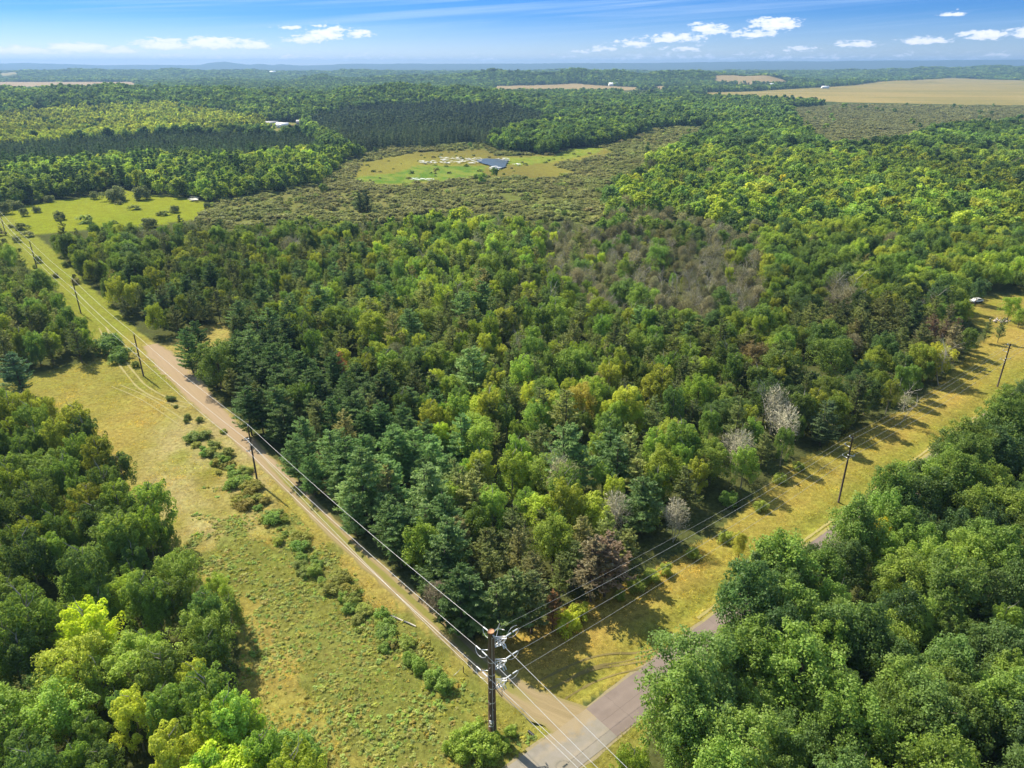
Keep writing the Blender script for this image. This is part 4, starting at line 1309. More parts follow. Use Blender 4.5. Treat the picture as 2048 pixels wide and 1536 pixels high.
LANDMARKS = [  # photo pixels of things anyone can find in the picture
    ((985, 1360), 'the corner pole'), ((510, 925), 'the first slim track pole'), ((277, 710), 'the slim pole by the wide sand'), ((155, 590), 'the pole in the grass strip'), ((70, 520), 'the pole by the yellow grass'),
    ((1687, 940), 'the nearer roadside pole'), ((2004, 735), 'the farther roadside pole'), ((230, 1310), 'the bright yellow green tree'), ((48, 740), 'the lone bluish pine'), ((1190, 1110), 'the large rusty pine'),
    ((688, 715), 'the bright rusty dead pine'), ((1950, 585), 'the round tree in the far clearing'), ((1540, 800), 'the tall silvery dead trees'), ((1460, 880), 'the round bare dead crown'), ((950, 330), 'the marsh pond'),
    ((425, 670), 'the small sandy gap in the pines'), ((1160, 810), 'the orange tinted tree'), ((728, 395), 'the pair of lone marsh conifers'), ((1735, 1085), 'the golden crown by the road'), ((1935, 1000), 'the small bright yellow crown'),
    ((1690, 575), 'the silvery dead clump'), ((1900, 680), 'the browned conifers'), ((1350, 500), 'the grey dead stand'), ((1250, 1400), 'the start of the brown road surface'), ((1860, 720), 'the yellow topped tree'),
    ((200, 420), 'the bright wet meadow'), ((0, 1536), 'the lower left corner'), ((2048, 1536), 'the lower right corner'), ((2048, 1200), 'the middle right edge'), ((1600, 1536), 'the bottom edge right of the road'),
    ((0, 1100), 'the left edge below the meadow'), ((350, 1120), 'the widest part of the left meadow'), ((1350, 1040), 'the shadowed woods over the road'), ((830, 1080), 'the rounded tree among pines'), ((600, 560), 'the upper middle of the woods'),
    ((900, 560), 'the top of the middle woods'), ((1150, 640), 'the centre of the property back edge'), ((2048, 400), 'the upper right edge'), ((1400, 640), 'the woods under the dead stand'), ((1700, 460), 'the back forest centre'),
    ((900, 760), 'the centre of the woods'), ((1300, 760), 'the woods right of the photo centre'), ((1100, 980), 'the woods above the rusty pine'), ((1500, 1300), 'the middle of the lower right forest'), ((450, 1480), 'the lower tip of the left forest')]
ORD = ('nearest', 'second', 'third', 'fourth', 'fifth', 'sixth', 'seventh', 'eighth', 'ninth', 'tenth', 'eleventh', 'twelfth', 'thirteenth', 'fourteenth', 'fifteenth', 'sixteenth', 'seventeenth', 'eighteenth', 'nineteenth', 'twentieth', 'twenty-first', 'twenty-second', 'twenty-third', 'twenty-fourth', 'twenty-fifth', 'twenty-sixth', 'twenty-seventh', 'twenty-eighth', 'twenty-ninth', 'thirtieth',
       'thirty-first', 'thirty-second', 'thirty-third', 'thirty-fourth', 'thirty-fifth', 'thirty-sixth', 'thirty-seventh', 'thirty-eighth', 'thirty-ninth') + tuple(
    (t_ + '-' + u_) if u_ else t2_ for t_, t2_ in (('forty', 'fortieth'), ('fifty', 'fiftieth'), ('sixty', 'sixtieth'), ('seventy', 'seventieth')) for u_ in ('', 'first', 'second', 'third', 'fourth', 'fifth', 'sixth', 'seventh', 'eighth', 'ninth'))
DIRS = ('right of', 'up right of', 'above', 'up left of', 'left of', 'down left of', 'below', 'down right of')
LM = np.array([q[0] for q in LANDMARKS], float)


def lm_of(px_, py_):
    d = np.hypot(LM[:, 0] - px_, LM[:, 1] - py_)
    i = int(np.argmin(d))
    ang = math.atan2(-(py_ - LM[i, 1]), px_ - LM[i, 0])
    return i, int(round(ang / (math.pi / 4))) % 8, float(d[i])


cells = {}
for i_, (r_, px_, py_) in enumerate(IND_SEL):
    if len(r_) > 9: continue
    i, s_, d = lm_of(px_, py_)
    cells.setdefault((i, s_, SHAPE[r_[0]]), []).append((d, i_))
relabel = {}
for (i, s_, shp), lst in cells.items():
    lst.sort()
    for k_, (d, i_) in enumerate(lst):
        r_ = IND_SEL[i_][0]
        shape = {B: 'broadleaf', A: 'upright tree', WP: 'pine', JP: 'scraggly pine', SP: 'spruce', DT: 'bare tree', SH: 'shrub'}[r_[0]]
        relabel[i_] = ' '.join(f"{tone_word(r_[7], r_[0])} {shape}, {ORD[k_] if k_ < 79 else ('farther tall' if IND_SEL[i_][0][4] > 10 else 'farther low')} {DIRS[s_]} {LANDMARKS[i][1]}".split()).replace('bare grey bare', 'bare grey')
for i_, (r_, px_, py_) in enumerate(IND_SEL):
    kind, x, y, z, h, wid, rot, tint, zone = r_[:9]
    if len(r_) > 9:
        place(kind, x, y, z, h, wid, rot, tint, r_[9], r_[10])
    else:
        place(kind, x, y, z, h, wid, rot, tint, relabel[i_])

# ------------------------------------------------------------------ masses: one object each, instanced by geometry nodes
LIBCOL = {}


def source_collection(key, meshes):
    c = bpy.data.collections.new('source_' + key)
    for i, me in enumerate(meshes):
        o = bpy.data.objects.new('plant_source', me)
        c.objects.link(o)
    return c


def mass(name, meshes, rows, label, cat='forest', tints=None):
    """rows: x y z, scale xyz, rotation, tint"""
    if not len(rows): return
    me = bpy.data.meshes.new(name)
    n = len(rows)
    pos = np.array([r_[0] for r_ in rows], np.float32)
    scl = np.array([r_[1] for r_ in rows], np.float32)
    rot = np.array([(0, 0, r_[2]) for r_ in rows], np.float32)
    tin = np.array([(*r_[3], 1) for r_ in rows], np.float32)
    me.vertices.add(n)
    me.vertices.foreach_set('co', pos.ravel())
    a = me.attributes.new('scl', 'FLOAT_VECTOR', 'POINT'); a.data.foreach_set('vector', scl.ravel())
    a = me.attributes.new('rot', 'FLOAT_VECTOR', 'POINT'); a.data.foreach_set('vector', rot.ravel())
    a = me.attributes.new('tint', 'FLOAT_COLOR', 'POINT'); a.data.foreach_set('color', tin.ravel())
    a = me.attributes.new('pick', 'INT', 'POINT'); a.data.foreach_set('value', np.array([random.randrange(len(meshes)) for _ in range(n)], np.int32))
    o = put(name, me, label=label, cat=cat, kind='stuff')
    ng = bpy.data.node_groups.new('scatter_' + name, 'GeometryNodeTree')
    ng.interface.new_socket('Geometry', in_out='INPUT', socket_type='NodeSocketGeometry')
    ng.interface.new_socket('Geometry', in_out='OUTPUT', socket_type='NodeSocketGeometry')
    N = ng.nodes
    gi, go = N.new('NodeGroupInput'), N.new('NodeGroupOutput')
    ci = N.new('GeometryNodeCollectionInfo')
    ci.inputs['Collection'].default_value = source_collection(name, meshes)
    ci.inputs['Separate Children'].default_value = True
    ci.inputs['Reset Children'].default_value = True
    ip = N.new('GeometryNodeInstanceOnPoints')
    ip.inputs['Pick Instance'].default_value = True

    def attr(nm, tp):
        q = N.new('GeometryNodeInputNamedAttribute'); q.data_type = tp; q.inputs[0].default_value = nm
        return [s for s in q.outputs if s.enabled and s.name == 'Attribute'][0]
    L = ng.links
    L.new(gi.outputs[0], ip.inputs['Points'])
    L.new(ci.outputs[0], ip.inputs['Instance'])
    L.new(attr('pick', 'INT'), ip.inputs['Instance Index'])
    L.new(attr('scl', 'FLOAT_VECTOR'), ip.inputs['Scale'])
    L.new(attr('rot', 'FLOAT_VECTOR'), ip.inputs['Rotation'])
    L.new(ip.outputs[0], go.inputs[0])
    md = o.modifiers.new('scatter', 'NODES')
    md.node_group = ng
    return o


def to_rows(rs, fz=-0.05, flat=1.0):
    return [((x, y, z + fz), (h * w * flat, h * w * flat, h), rot, tint) for kind, x, y, z, h, w, rot, tint, zone in [q[:9] for q in rs]]


NM = {B: 'broadleaf', A: 'aspen', WP: 'pine', JP: 'scrub_pine', SP: 'spruce', DT: 'dead_tree', SH: 'thicket'}
for k in (B, A, WP, JP, SP, DT, SH):
    rs = [q for q in REST if q[0] == k]
    if k in (B, A, WP, JP, SP):
        if rs: mass('near_%s_forest' % NM[k], [v[0] for v in LIB[k]], to_rows(rs), 'further %s crowns that close the near woods' % NM[k].replace('_', ' '))
    elif rs:
        mass('near_%s_forest' % NM[k] if k == DT else 'undergrowth', [v[0] for v in LIB[k]], to_rows(rs), 'further bare dead trees in the near woods' if k == DT else 'bushes filling the marsh edge')
low_of = {B: 'broad', A: 'aspen', WP: 'pine', JP: 'pine', SP: 'spruce', DT: 'dead', SH: 'shrub'}
for (lod, k), rs in STUFF.items():
    if lod == 3: continue
    src = [low(low_of[k] if not (lod == 2 and k == DT) else 'dead', 700 + 31 * i + lod, lod) for i in range(4)]
    nm = ('mid_%s_forest' if lod == 1 else 'far_%s_forest') % NM[k]
    if k == SH: nm = 'marsh_shrubbery' if lod == 1 else 'far_shrubbery'
    for i, q in enumerate(rs):
        pass
    mass(nm, src, to_rows(rs, -0.2), '%s woods %s' % (NM[k].replace('_', ' '), 'in the middle distance behind the property' if lod == 1 else 'far off towards the farm fields'))
knots = [q for (lod, k), rs in STUFF.items() if lod == 3 for q in rs]
mass('distant_woods', [low('knot', 900 + i, 3) for i in range(4)], [((x, y, z - 2), (22 * w, 22 * w, h), rot, tint) for kind, x, y, z, h, w, rot, tint, zone in knots], 'hazy wooded hills towards the horizon')


# ------------------------------------------------------------------ grass tufts and weeds on the open ground nearby
def tuft(seed, blades, hgt, spread, wd):
    g = np.random.default_rng(seed)
    a = g.uniform(0, 6.283, blades)
    r = spread * np.sqrt(g.random(blades))
    base_ = np.stack([np.cos(a) * r, np.sin(a) * r, np.zeros(blades)], 1)
    d = unit(np.stack([np.cos(a) * 0.5 + g.normal(size=blades) * 0.4, np.sin(a) * 0.5 + g.normal(size=blades) * 0.4, np.ones(blades)], 1))
    L = hgt * g.uniform(0.5, 1.1, blades)
    side = unit(np.cross(d, g.normal(size=(blades, 3))))
    P0 = base_ - side * wd / 2
    P1 = base_ + side * wd / 2
    tip = base_ + d * L[:, None] + np.stack([np.cos(a), np.sin(a), -0.5 * np.ones(blades)], 1) * (L * 0.25)[:, None]
    v = np.stack([P0, P1, tip], 1).reshape(-1, 3)
    f = np.arange(blades * 3).reshape(-1, 3)
    return mesh_np('tuft', v, f, M_GRASSB, False, np.repeat(g.random(blades), 3))


def weed(seed):
    g = np.random.default_rng(seed)
    return crown_mesh('weed', g_broad(g, h=1, Rr=0.65, base=-0.2, nclump=9, per=22, leaf=0.15, cr=(0.2, 0.36)), M_GRASSB)


def field_rows(x0, x1, y0, y1, step, polys, hfun, tfun, avoid_track=2.6, prob=1.0, seed=3, zs=1.0, warp=0):
    g = np.random.default_rng(seed)
    x, y = np.meshgrid(np.arange(x0, x1, step), np.arange(y0, y1, step))
    x = x.ravel() + g.uniform(-0.5, 0.5, x.size) * step
    y = y.ravel() + g.uniform(-0.5, 0.5, y.size) * step
    px, py = pixel(x, y)
    k = np.zeros(x.shape, bool)
    wx = px + (fnoise(x / 5 + 9, y / 5, 71, 3) - 0.5) * warp
    wy = py + (fnoise(x / 5, y / 5 + 9, 72, 3) - 0.5) * warp
    for p in polys: k |= inside(wx, wy, p)
    if warp: k &= inside(px, py, P_CORR_L)
    k &= (np.abs(road_d(x, y)) > RW / 2 + 0.35) & (dist_poly(x, y, track) > avoid_track)
    k &= (px > -60) & (px < 2110) & (py < 1600)
    x, y, px, py = x[k], y[k], px[k], py[k]
    pr = prob(x, y, px, py) if callable(prob) else prob
    k = g.random(len(x)) < pr
    x, y, px, py = x[k], y[k], px[k], py[k]
    z = gz(x, y)
    base_c = zone_colour(x, y) * 0.80
    out = []
    hh = hfun(x, y, px, py, g)
    tt = tfun(base_c, g, px, py)
    for i in range(len(x)):
        out.append(((x[i], y[i], z[i] - 0.03), (hh[i], hh[i], hh[i] * g.uniform(0.6, 1.1) * zs), g.uniform(0, 6.28), tuple(tt[i])))
    return out


def t_grass(c, g, px, py):
    n = len(c)
    f = g.uniform(0.7, 1.25, n)[:, None]
    return c * f * np.stack([g.uniform(0.85, 1.15, n), np.ones(n), g.uniform(0.7, 1.1, n)], 1)


r1 = field_rows(-125, 175, 40, 185, 0.85, [P_MEADOW_R, P_CORR_L], lambda x, y, px, py, g: g.uniform(0.35, 0.85, len(x)) * (1 + 0.6 * (fnoise(x / 7, y / 7, 61, 2) > 0.55)), t_grass, 2.3,
                prob=lambda x, y, px, py: np.clip(1.5 - y / 170, 0.25, 1) * (0.35 + 0.9 * fnoise(x / 3, y / 3, 62, 2)))
mass('grass', [tuft(i, 34, 0.42, 0.55, 0.05) for i in range(5)], r1, 'rough grass tufts over the meadow and the verges', 'grass')
lush_poly = [(400, 1010), (520, 1010), (640, 1080), (760, 1190), (900, 1330), (1010, 1440), (1060, 1490), (1000, 1600), (640, 1600), (500, 1480), (470, 1300), (440, 1180)]
r2 = field_rows(-60, 10, 40, 120, 0.6, [lush_poly], lambda x, y, px, py, g: g.uniform(0.25, 0.6, len(x)) * (0.6 + 0.9 * fnoise(x / 5, y / 5, 63, 2)),
                lambda c, g, px, py: np.stack([g.uniform(0.10, 0.17, len(c)), g.uniform(0.13, 0.17, len(c)), g.uniform(0.02, 0.04, len(c))], 1) * g.uniform(0.7, 1.1, len(c))[:, None], 3.2,
                prob=lambda x, y, px, py: np.clip(fnoise(x / 4, y / 4, 64, 3) * 2.6 - 0.45, 0, 1), zs=0.55, seed=8, warp=230)
mass('weeds', [weed(40 + i) for i in range(4)], r2, 'tangled leafy weeds in the meadow left of the track', 'weeds')

# shrubs standing in the open, each a thing
shr = []
g = np.random.default_rng(77)


def line_pts(p, n, jit):
    p = np.array(p, float)
    s = np.linspace(0, len(p) - 1, n)
    return [(np.interp(q, range(len(p)), p[:, 0]) + g.normal() * jit, np.interp(q, range(len(p)), p[:, 1]) + g.normal() * jit * 0.7) for q in s]


row1 = line_pts([(405, 880), (450, 935), (500, 985), (560, 1055), (640, 1145), (730, 1235), (800, 1300)], 130, 15)
for i, q in enumerate(row1):
    h__ = g.uniform(0.4, 1.6)
    shr.append((*q, h__, (0.08 + g.random() * 0.05, 0.105 + g.random() * 0.04, 0.028), ('tiny', 'small', 'bigger')[int(h__ > 0.85) + int(h__ > 1.3)] + ' leafy bush left of the dirt track'))
for q, h_ in (((212, 708), 4.2), ((232, 700), 4.0), ((222, 690), 3.6), ((245, 715), 3.4), ((238, 725), 3.0)):
    shr.append((*q, h_, (0.07, 0.11, 0.03), 'bushy shrub between left woods and wide sand'))
for q, h_ in (((272, 735), 1.8), ((338, 800), 1.2), ((346, 801), 1.1), ((352, 815), 0.7), ((376, 838), 1.3), ((400, 843), 1.2), ((372, 845), 1.0)):
    shr.append((*q, h_, (0.08, 0.10, 0.03), 'low bush on the meadow beside the sandy track'))
for q, h_ in (((935, 1490), 2.4), ((958, 1505), 2.8), ((925, 1515), 2.2), ((950, 1475), 2.0), ((975, 1520), 2.2), ((990, 1488), 1.6), ((1020, 1470), 1.3), ((1010, 1500), 1.2), ((900, 1500), 1.6)):
    shr.append((*q, h_, (0.115, 0.155, 0.026), 'yellow green bush round the corner pole'))
for q, h_ in (((840, 1340), 1.8), ((870, 1362), 1.9), ((888, 1380), 1.7), ((820, 1325), 1.6)):
    shr.append((*q, h_, (0.10, 0.145, 0.03), 'dense bush between the track and the left meadow'))
for q, h_ in (((560, 1515), 3.2), ((590, 1510), 3.0), ((620, 1520), 2.6), ((540, 1535), 3.0)):
    shr.append((*q, h_, (0.085, 0.135, 0.028), 'round green bush below the left forest'))
for q, h_ in (((1300, 1165), 2.2), ((1270, 1180), 2.0), ((1330, 1150), 1.8), ((1240, 1200), 1.4), ((1520, 1020), 2.0), ((1450, 1085), 2.2), ((1560, 965), 1.8), ((1596, 940), 1.6), ((1385, 1115), 1.6)):
    shr.append((*q, h_, (0.13, 0.155, 0.03), 'light green bush at the golden meadow wood edge'))
for q, h_ in (((50, 432), 4), ((72, 408), 3), ((120, 440), 4.5), ((75, 425), 3.4), ((232, 402), 8), ((286, 399), 8), ((190, 398), 4.4), ((350, 425), 4), ((100, 404), 4), ((30, 418), 5), ((10, 428), 6), ((300, 455), 5), ((415, 415), 3)):
    shr.append((*q, h_, (0.072, 0.085, 0.035), 'dark bush on the bright wet meadow'))
cells = {}
for i_, (x_, y_, h_, t_, lab) in enumerate(shr):
    cells.setdefault(lab, []).append((-y_, i_))
slab = {}
for lab, lst in cells.items():
    lst.sort()
    for k_, (_, i_) in enumerate(lst):
        o_ = ORD[min(k_, 78)]
        slab[i_] = f"{lab}, {o_} counting up" if k_ else f'{lab}, lowest of its kind in the photo'
for i_, (x_, y_, h_, t_, lab) in enumerate(shr):
    X0, Y0 = ground(x_, y_)
    place(SH, X0, Y0, float(gz(X0, Y0)[0]), h_, g.uniform(1.2, 2.0) if 'leafy bush' in lab else g.uniform(0.9, 1.25), g.uniform(0, 6.28), t_, slab[i_], group='bushes standing in the open')


# ------------------------------------------------------------------ poles and wires
M_STEEL = simple('weathered_brown_pole', (0.105, 0.062, 0.038), 0.65, 0.0, 2.5, 0.35)
M_CAP = simple('pole_cap', (0.40, 0.20, 0.095), 0.7, 0, 6, 0.2)
M_WOOD = simple('dark_pole_wood', (0.075, 0.055, 0.04), 0.85, 0, 4, 0.3)
M_GALV = simple('galvanised_steel', (0.75, 0.76, 0.78), 0.35, 0.35)
M_INS = simple('pale_insulator', (0.72, 0.74, 0.75), 0.3)
M_WIRE = simple('aluminium_wire', (0.55, 0.55, 0.54), 0.45, 0.2)
M_WIRED = simple('thin_grey_wire', (0.42, 0.42, 0.40), 0.5, 0.2)
M_DARKM = simple('dark_metal', (0.03, 0.03, 0.032), 0.5, 0.3)

K = 1.25
PBIG = np.array(ground(985, 1465))
HB = 13.0 * K
left_feet = [(515, 965), (287, 752), (162, 627), (75, 540), (12, 470)]
left_pos = [np.array(ground(*p)) for p in left_feet]
left_h = [9.9 * K, 9.3 * K, 9.2 * K, 9.2 * K, 9.2 * K]
right_feet = [(1677, 1003), (1995, 772)]
right_pos = [np.array(ground(*p)) for p in right_feet]
right_h = [11.3 * K, 9.4 * K]
dl = (left_pos[1] - PBIG); dl /= np.linalg.norm(dl)              # along the left line
nl = np.array([dl[1], -dl[0]])
dr = (right_pos[1] - right_pos[0]); dr /= np.linalg.norm(dr)
nr_ = np.array([dr[1], -dr[0]])


def v3(p, z): return np.array([p[0], p[1], z])


def insulator(mb, p, d, L=0.9, r=0.09, seg=8):
    """ribbed rod insulator from p along d"""
    d = unit(np.asarray(d, float))
    n = 13
    pts = [p + d * L * i / (n - 1) for i in range(n)]
    rr = [r * (0.45 if i in (0, n - 1) else (1.0 if i % 2 else 0.6)) for i in range(n)]
    mb.tube(pts, rr, seg)


# --- the big dead-end pole at the corner
root = put('utility_pole', None, loc=(PBIG[0], PBIG[1], 0), label='thick brown corner pole with white insulator brackets beside the paved road', cat='utility pole', group='poles of the power lines')
root.empty_display_size = 1
mb = MB()
mb.tube([(0, 0, -0.3), (0, 0, HB * 0.5), (0, 0, HB - 0.12)], [0.52, 0.44, 0.36], 12)
put('pole', mb.mesh('pole', M_STEEL, True), root)
mb = MB(); mb.tube([(0, 0, HB - 0.12), (0, 0, HB)], [0.40, 0.40], 12)
put('cap', mb.mesh('cap', M_CAP), root)
# climbing steps and straps
step_me = None
for i in range(11):
    mb = MB()
    z_ = 1.6 + i * 0.95
    a = 0.35 if i % 2 else -0.35
    r0 = 0.52 - 0.16 * z_ / HB
    mb.tube([(math.sin(a) * r0 * 0.8, -math.cos(a) * r0 * 0.8, z_), (math.sin(a) * (r0 + 0.22), -math.cos(a) * (r0 + 0.22), z_)], 0.022, 4)
    put('step', mb.mesh('step', M_GALV), root)
for z_ in (HB * 0.33, HB * 0.47, HB * 0.60, HB * 0.72):
    mb = MB()
    r0 = 0.52 - 0.16 * z_ / HB + 0.012
    mb.tube([(0, 0, z_), (0, 0, z_ + 0.09)], [r0, r0], 12, False)
    put('band', mb.mesh('band', M_GALV), root)
# ground wire, cable coil and box near the foot
mb = MB(); mb.tube([(0.10, -0.50, 0.4), (0.08, -0.49, 5), (0.10, -0.43, 11), (0.1, -0.37, HB - 0.6)], 0.022, 4)
put('ground_wire', mb.mesh('ground_wire', M_GALV), root)
mb = MB()
a = np.linspace(0, 2 * math.pi * 2.1, 34)
mb.tube(np.stack([-0.08 + np.cos(a) * 0.30, -0.56 - a * 0.004, 2.1 + np.sin(a) * 0.42], 1), 0.03, 5)
mb.box((-0.12, -0.60, 2.15), (0.22, 0.1, 0.3))
mb.box((-0.2, -0.56, 2.62), (0.34, 0.1, 0.07))
mb.box((-0.25, -0.56, 1.72), (0.30, 0.1, 0.06))
put('cable_coil', mb.mesh('cable_coil', M_GALV), root)

R3 = lambda v: np.array([v[0], v[1], 0.0])
DL3, DR3 = R3(dl), R3(dr)
TOW = -DL3                                    # the line that runs on over the road
side_r = unit(DR3 * 0.35 + np.array([0.94, -0.1, 0]))
levels = [HB - 1.6, HB - 5.0, HB - 8.1]
WIRES = {'left': [], 'right': [], 'near': []}
for i, z_ in enumerate(levels):
    # lattice stand-off bracket on the road side: triangular frame of white steel
    mb = MB()
    r0 = 0.46
    side = side_r
    up = np.array([0, 0, 1.0])
    bk = np.cross(up, side)
    p_in = [side * r0 + bk * 0.16 + up * (z_ + 0.55), side * r0 - bk * 0.16 + up * (z_ + 0.55), side * r0 + bk * 0.16 + up * (z_ - 0.75), side * r0 - bk * 0.16 + up * (z_ - 0.75)]
    tip = [side * 1.75 + bk * 0.20 + up * (z_ + 0.45), side * 1.75 - bk * 0.20 + up * (z_ + 0.45), side * 1.35 + bk * 0.18 + up * (z_ - 0.75)]
    for a_, b_ in ((0, 0), (1, 1), (2, 0), (3, 1), (0, 1), (2, 2), (3, 2)):
        mb.tube([p_in[a_], tip[b_]], 0.045, 4)
    for a_, b_ in ((0, 1), (0, 2), (1, 2)):
        mb.tube([tip[a_], tip[b_]], 0.045, 4)
    mb.tube([p_in[0], p_in[2]], 0.045, 4); mb.tube([p_in[1], p_in[3]], 0.045, 4)
    put('bracket', mb.mesh('bracket', M_GALV), root)
    mb = MB()
    for k_ in range(4):                        # fuse cutouts and small insulators clustered on the frame
        q = side * (0.75 + 0.28 * k_) + up * (z_ + 0.15 - 0.28 * k_) + bk * (0.22 if k_ % 2 else -0.22)
        insulator(mb, q, up * -1 + side * 0.3, 0.62, 0.085, 6)
        mb.tube([q, q + up * 0.25 + side * -0.15, q + up * 0.1 + side * -0.35], 0.03, 4)
    put('cutouts', mb.mesh('cutouts', M_INS), root)
    # dead-end insulators towards the right line with their jumper loops
    a0 = tip[0]
    insm = MB(); insulator(insm, a0, DR3 + up * 0.05, 0.75, 0.10); insulator(insm, a0 + (DR3 + up * 0.05) * 1.0, DR3, 0.75, 0.10)
    put('insulator', insm.mesh('insulator', M_INS), root)
    e_r = a0 + DR3 * 1.85
    WIRES['right'].append(e_r + v3(PBIG, 0))
    mb = MB()
    th = np.linspace(0, math.pi * (1.7 if i == 0 else 1.0), 18)
    cen = a0 + DR3 * 1.1
    mb.tube([cen + DR3 * math.cos(q) * 0.85 - up * math.sin(q) * 0.75 + bk * 0.05 for q in th], 0.022, 4)
    put('jumper', mb.mesh('jumper', M_GALV), root)
    # through-line attachment on the track side
    zl = [HB - 0.35, HB - 2.8, HB - 6.0][i]
    sd = -side_r
    if i == 0:
        q0 = np.array([0.0, 0.0, zl]) + DL3 * 0.38
        att = q0
    else:
        arm = MB()
        att = up * zl + sd * 1.15
        arm.tube([up * zl + sd * 0.4, up * (zl + 0.1) + sd * 1.15], 0.05, 5)
        arm.tube([up * (zl - 0.9) + sd * 0.44, up * zl + sd * 1.1], 0.04, 4)
        put('arm', arm.mesh('arm', M_GALV), root)
    for dd, key in ((DL3, 'left'), (TOW, 'near')):
        s0 = att + dd * 0.15
        mb = MB(); insulator(mb, s0, dd - up * 0.04, 0.85, 0.09)
        put('insulator', mb.mesh('insulator', M_INS), root)
        WIRES[key].append(s0 + (dd - up * 0.04) * 0.9 + v3(PBIG, 0))
    mb = MB()
    th = np.linspace(0, math.pi, 14)
    mb.tube([att + DL3 * math.cos(q) * 1.0 - up * math.sin(q) * 0.8 + (sd * 0.25 * math.sin(q)) for q in th], 0.024, 4)
    put('jumper', mb.mesh('jumper', M_GALV), root)
# static wire horns at the top and a short diagonal arm lower down
mb = MB()
mb.tube([(0.2, 0, HB - 0.3), (0.75, 0.25, HB + 0.15), (1.0, 0.35, HB + 0.8)], 0.035, 4)
mb.tube([(0.75, 0.25, HB + 0.15), (1.55, 0.1, HB + 0.05)], 0.035, 4)
mb.tube([(0.6, 0.1, HB - 1.0), (1.0, 0.35, HB + 0.8)], 0.03, 4)
put('top_horn', mb.mesh('top_horn', M_GALV), root)
mb = MB()
mb.tube([(0.4, -0.2, HB * 0.47), (1.25, -0.75, HB * 0.42)], 0.05, 5)
mb.tube([(1.25, -0.75, HB * 0.42), (1.22, -0.7, HB * 0.5)], 0.03, 4)
put('side_arm', mb.mesh('side_arm', M_DARKM), root)
WIRES['right'].append(np.array([0.3, 0.2, HB - 0.1]) + v3(PBIG, 0))
WIRES['left'].append(np.array([-0.45, 0.2, HB - 8.4]) + v3(PBIG, 0))
WIRES['near'].append(np.array([0.45, -0.3, HB - 8.4]) + v3(PBIG, 0))


# --- the slender poles
def slim_pole(pos, h, along, label, right=False, osc=1.0):
    z0 = float(gz(*pos)[0])
    root = put('utility_pole', None, loc=(pos[0], pos[1], z0), label=label, cat='utility pole', group='poles of the power lines')
    mb = MB(); mb.tube([(0, 0, -0.3), (0, 0, h * 0.5), (0, 0, h)], [0.20, 0.175, 0.14], 8)
    put('pole', mb.mesh('pole', M_WOOD, True), root)
    n = np.array([along[1], -along[0], 0])
    up = np.array([0, 0, 1.0])
    pts = []
    spec = [(0.0, h, 0), (-1, h - 2.5, .95), (-1, h - 5.2, .95), (-1, h - 3.3, .4)] if not right else [(-1, h - 2.3, 1.05), (-1, h - 4.6, 1.05), (1, h - 3.9, .95), (-1, h - 0.5, .55)]
    for sgn, z_, off in spec:
        mb = MB()
        if sgn == 0:
            mb.tube([(0, 0, h - 0.15), (0, 0, h + 0.2)], 0.03, 5)
            put('pin', mb.mesh('pin', M_GALV), root)
            q = np.array([0, 0, h + 0.2])
        else:
            mb.tube([up * z_, up * (z_ + 0.12) + n * sgn * off], 0.045, 5)
            put('arm', mb.mesh('arm', M_GALV), root)
            q = up * (z_ + 0.12) + n * sgn * off
        mb = MB(); insulator(mb, q, up, 0.34, 0.10)
        put('insulator', mb.mesh('insulator', M_INS), root)
        pts.append(q + up * 0.34 + np.array([pos[0], pos[1], z0]))
    # neutral wire clamp lower down
    mb = MB(); mb.box((0, 0, h - 3.9), (0.36, 0.36, 0.10))
    put('clamp', mb.mesh('clamp', M_GALV), root)
    if right: pts.append(np.array([pos[0], pos[1], z0 + h - 3.9]) + n * 0.2)
    return root, pts


LL = []
names = ['slender dark pole beside the dirt track, next along from the corner pole', 'slender dark pole on the meadow beside the wide sand', 'dark pole standing in the grass strip between two woods',
         'dark pole at the yellow grass patch among left thickets', 'farthest pole of the left line, on the bright wet meadow']
for p, h_, nm in zip(left_pos, left_h, names):
    LL.append(slim_pole(p, h_, dl, nm)[1])
# a transformer on the second pole
mb = MB()
RLn = [slim_pole(right_pos[0], right_h[0], dr, 'slender dark pole in the golden meadow, nearer of the roadside two', True)[1],
       slim_pole(right_pos[1], right_h[1], dr, 'slender dark pole in the golden meadow, farther of the roadside two', True)[1]]


def wire(pts, sag, rad, mat, label):
    allp = []
    for a, b_ in zip(pts[:-1], pts[1:]):
        a, b_ = np.array(a, float), np.array(b_, float)
        n = 24
        t_ = np.linspace(0, 1, n)[:, None]
        L = np.linalg.norm(b_ - a)
        q = a + (b_ - a) * t_
        q[:, 2] -= (4 * sag * (L / 60) ** 2 * t_ * (1 - t_))[:, 0]
        allp.append(q if not len(allp) else q[1:])
    allp = np.vstack(allp)
    mb = MB(); mb.tube(allp, rad, 5)
    return put('power_wire', mb.mesh('power_wire', mat, True), label=label, cat='wire', group='wires of the power lines')


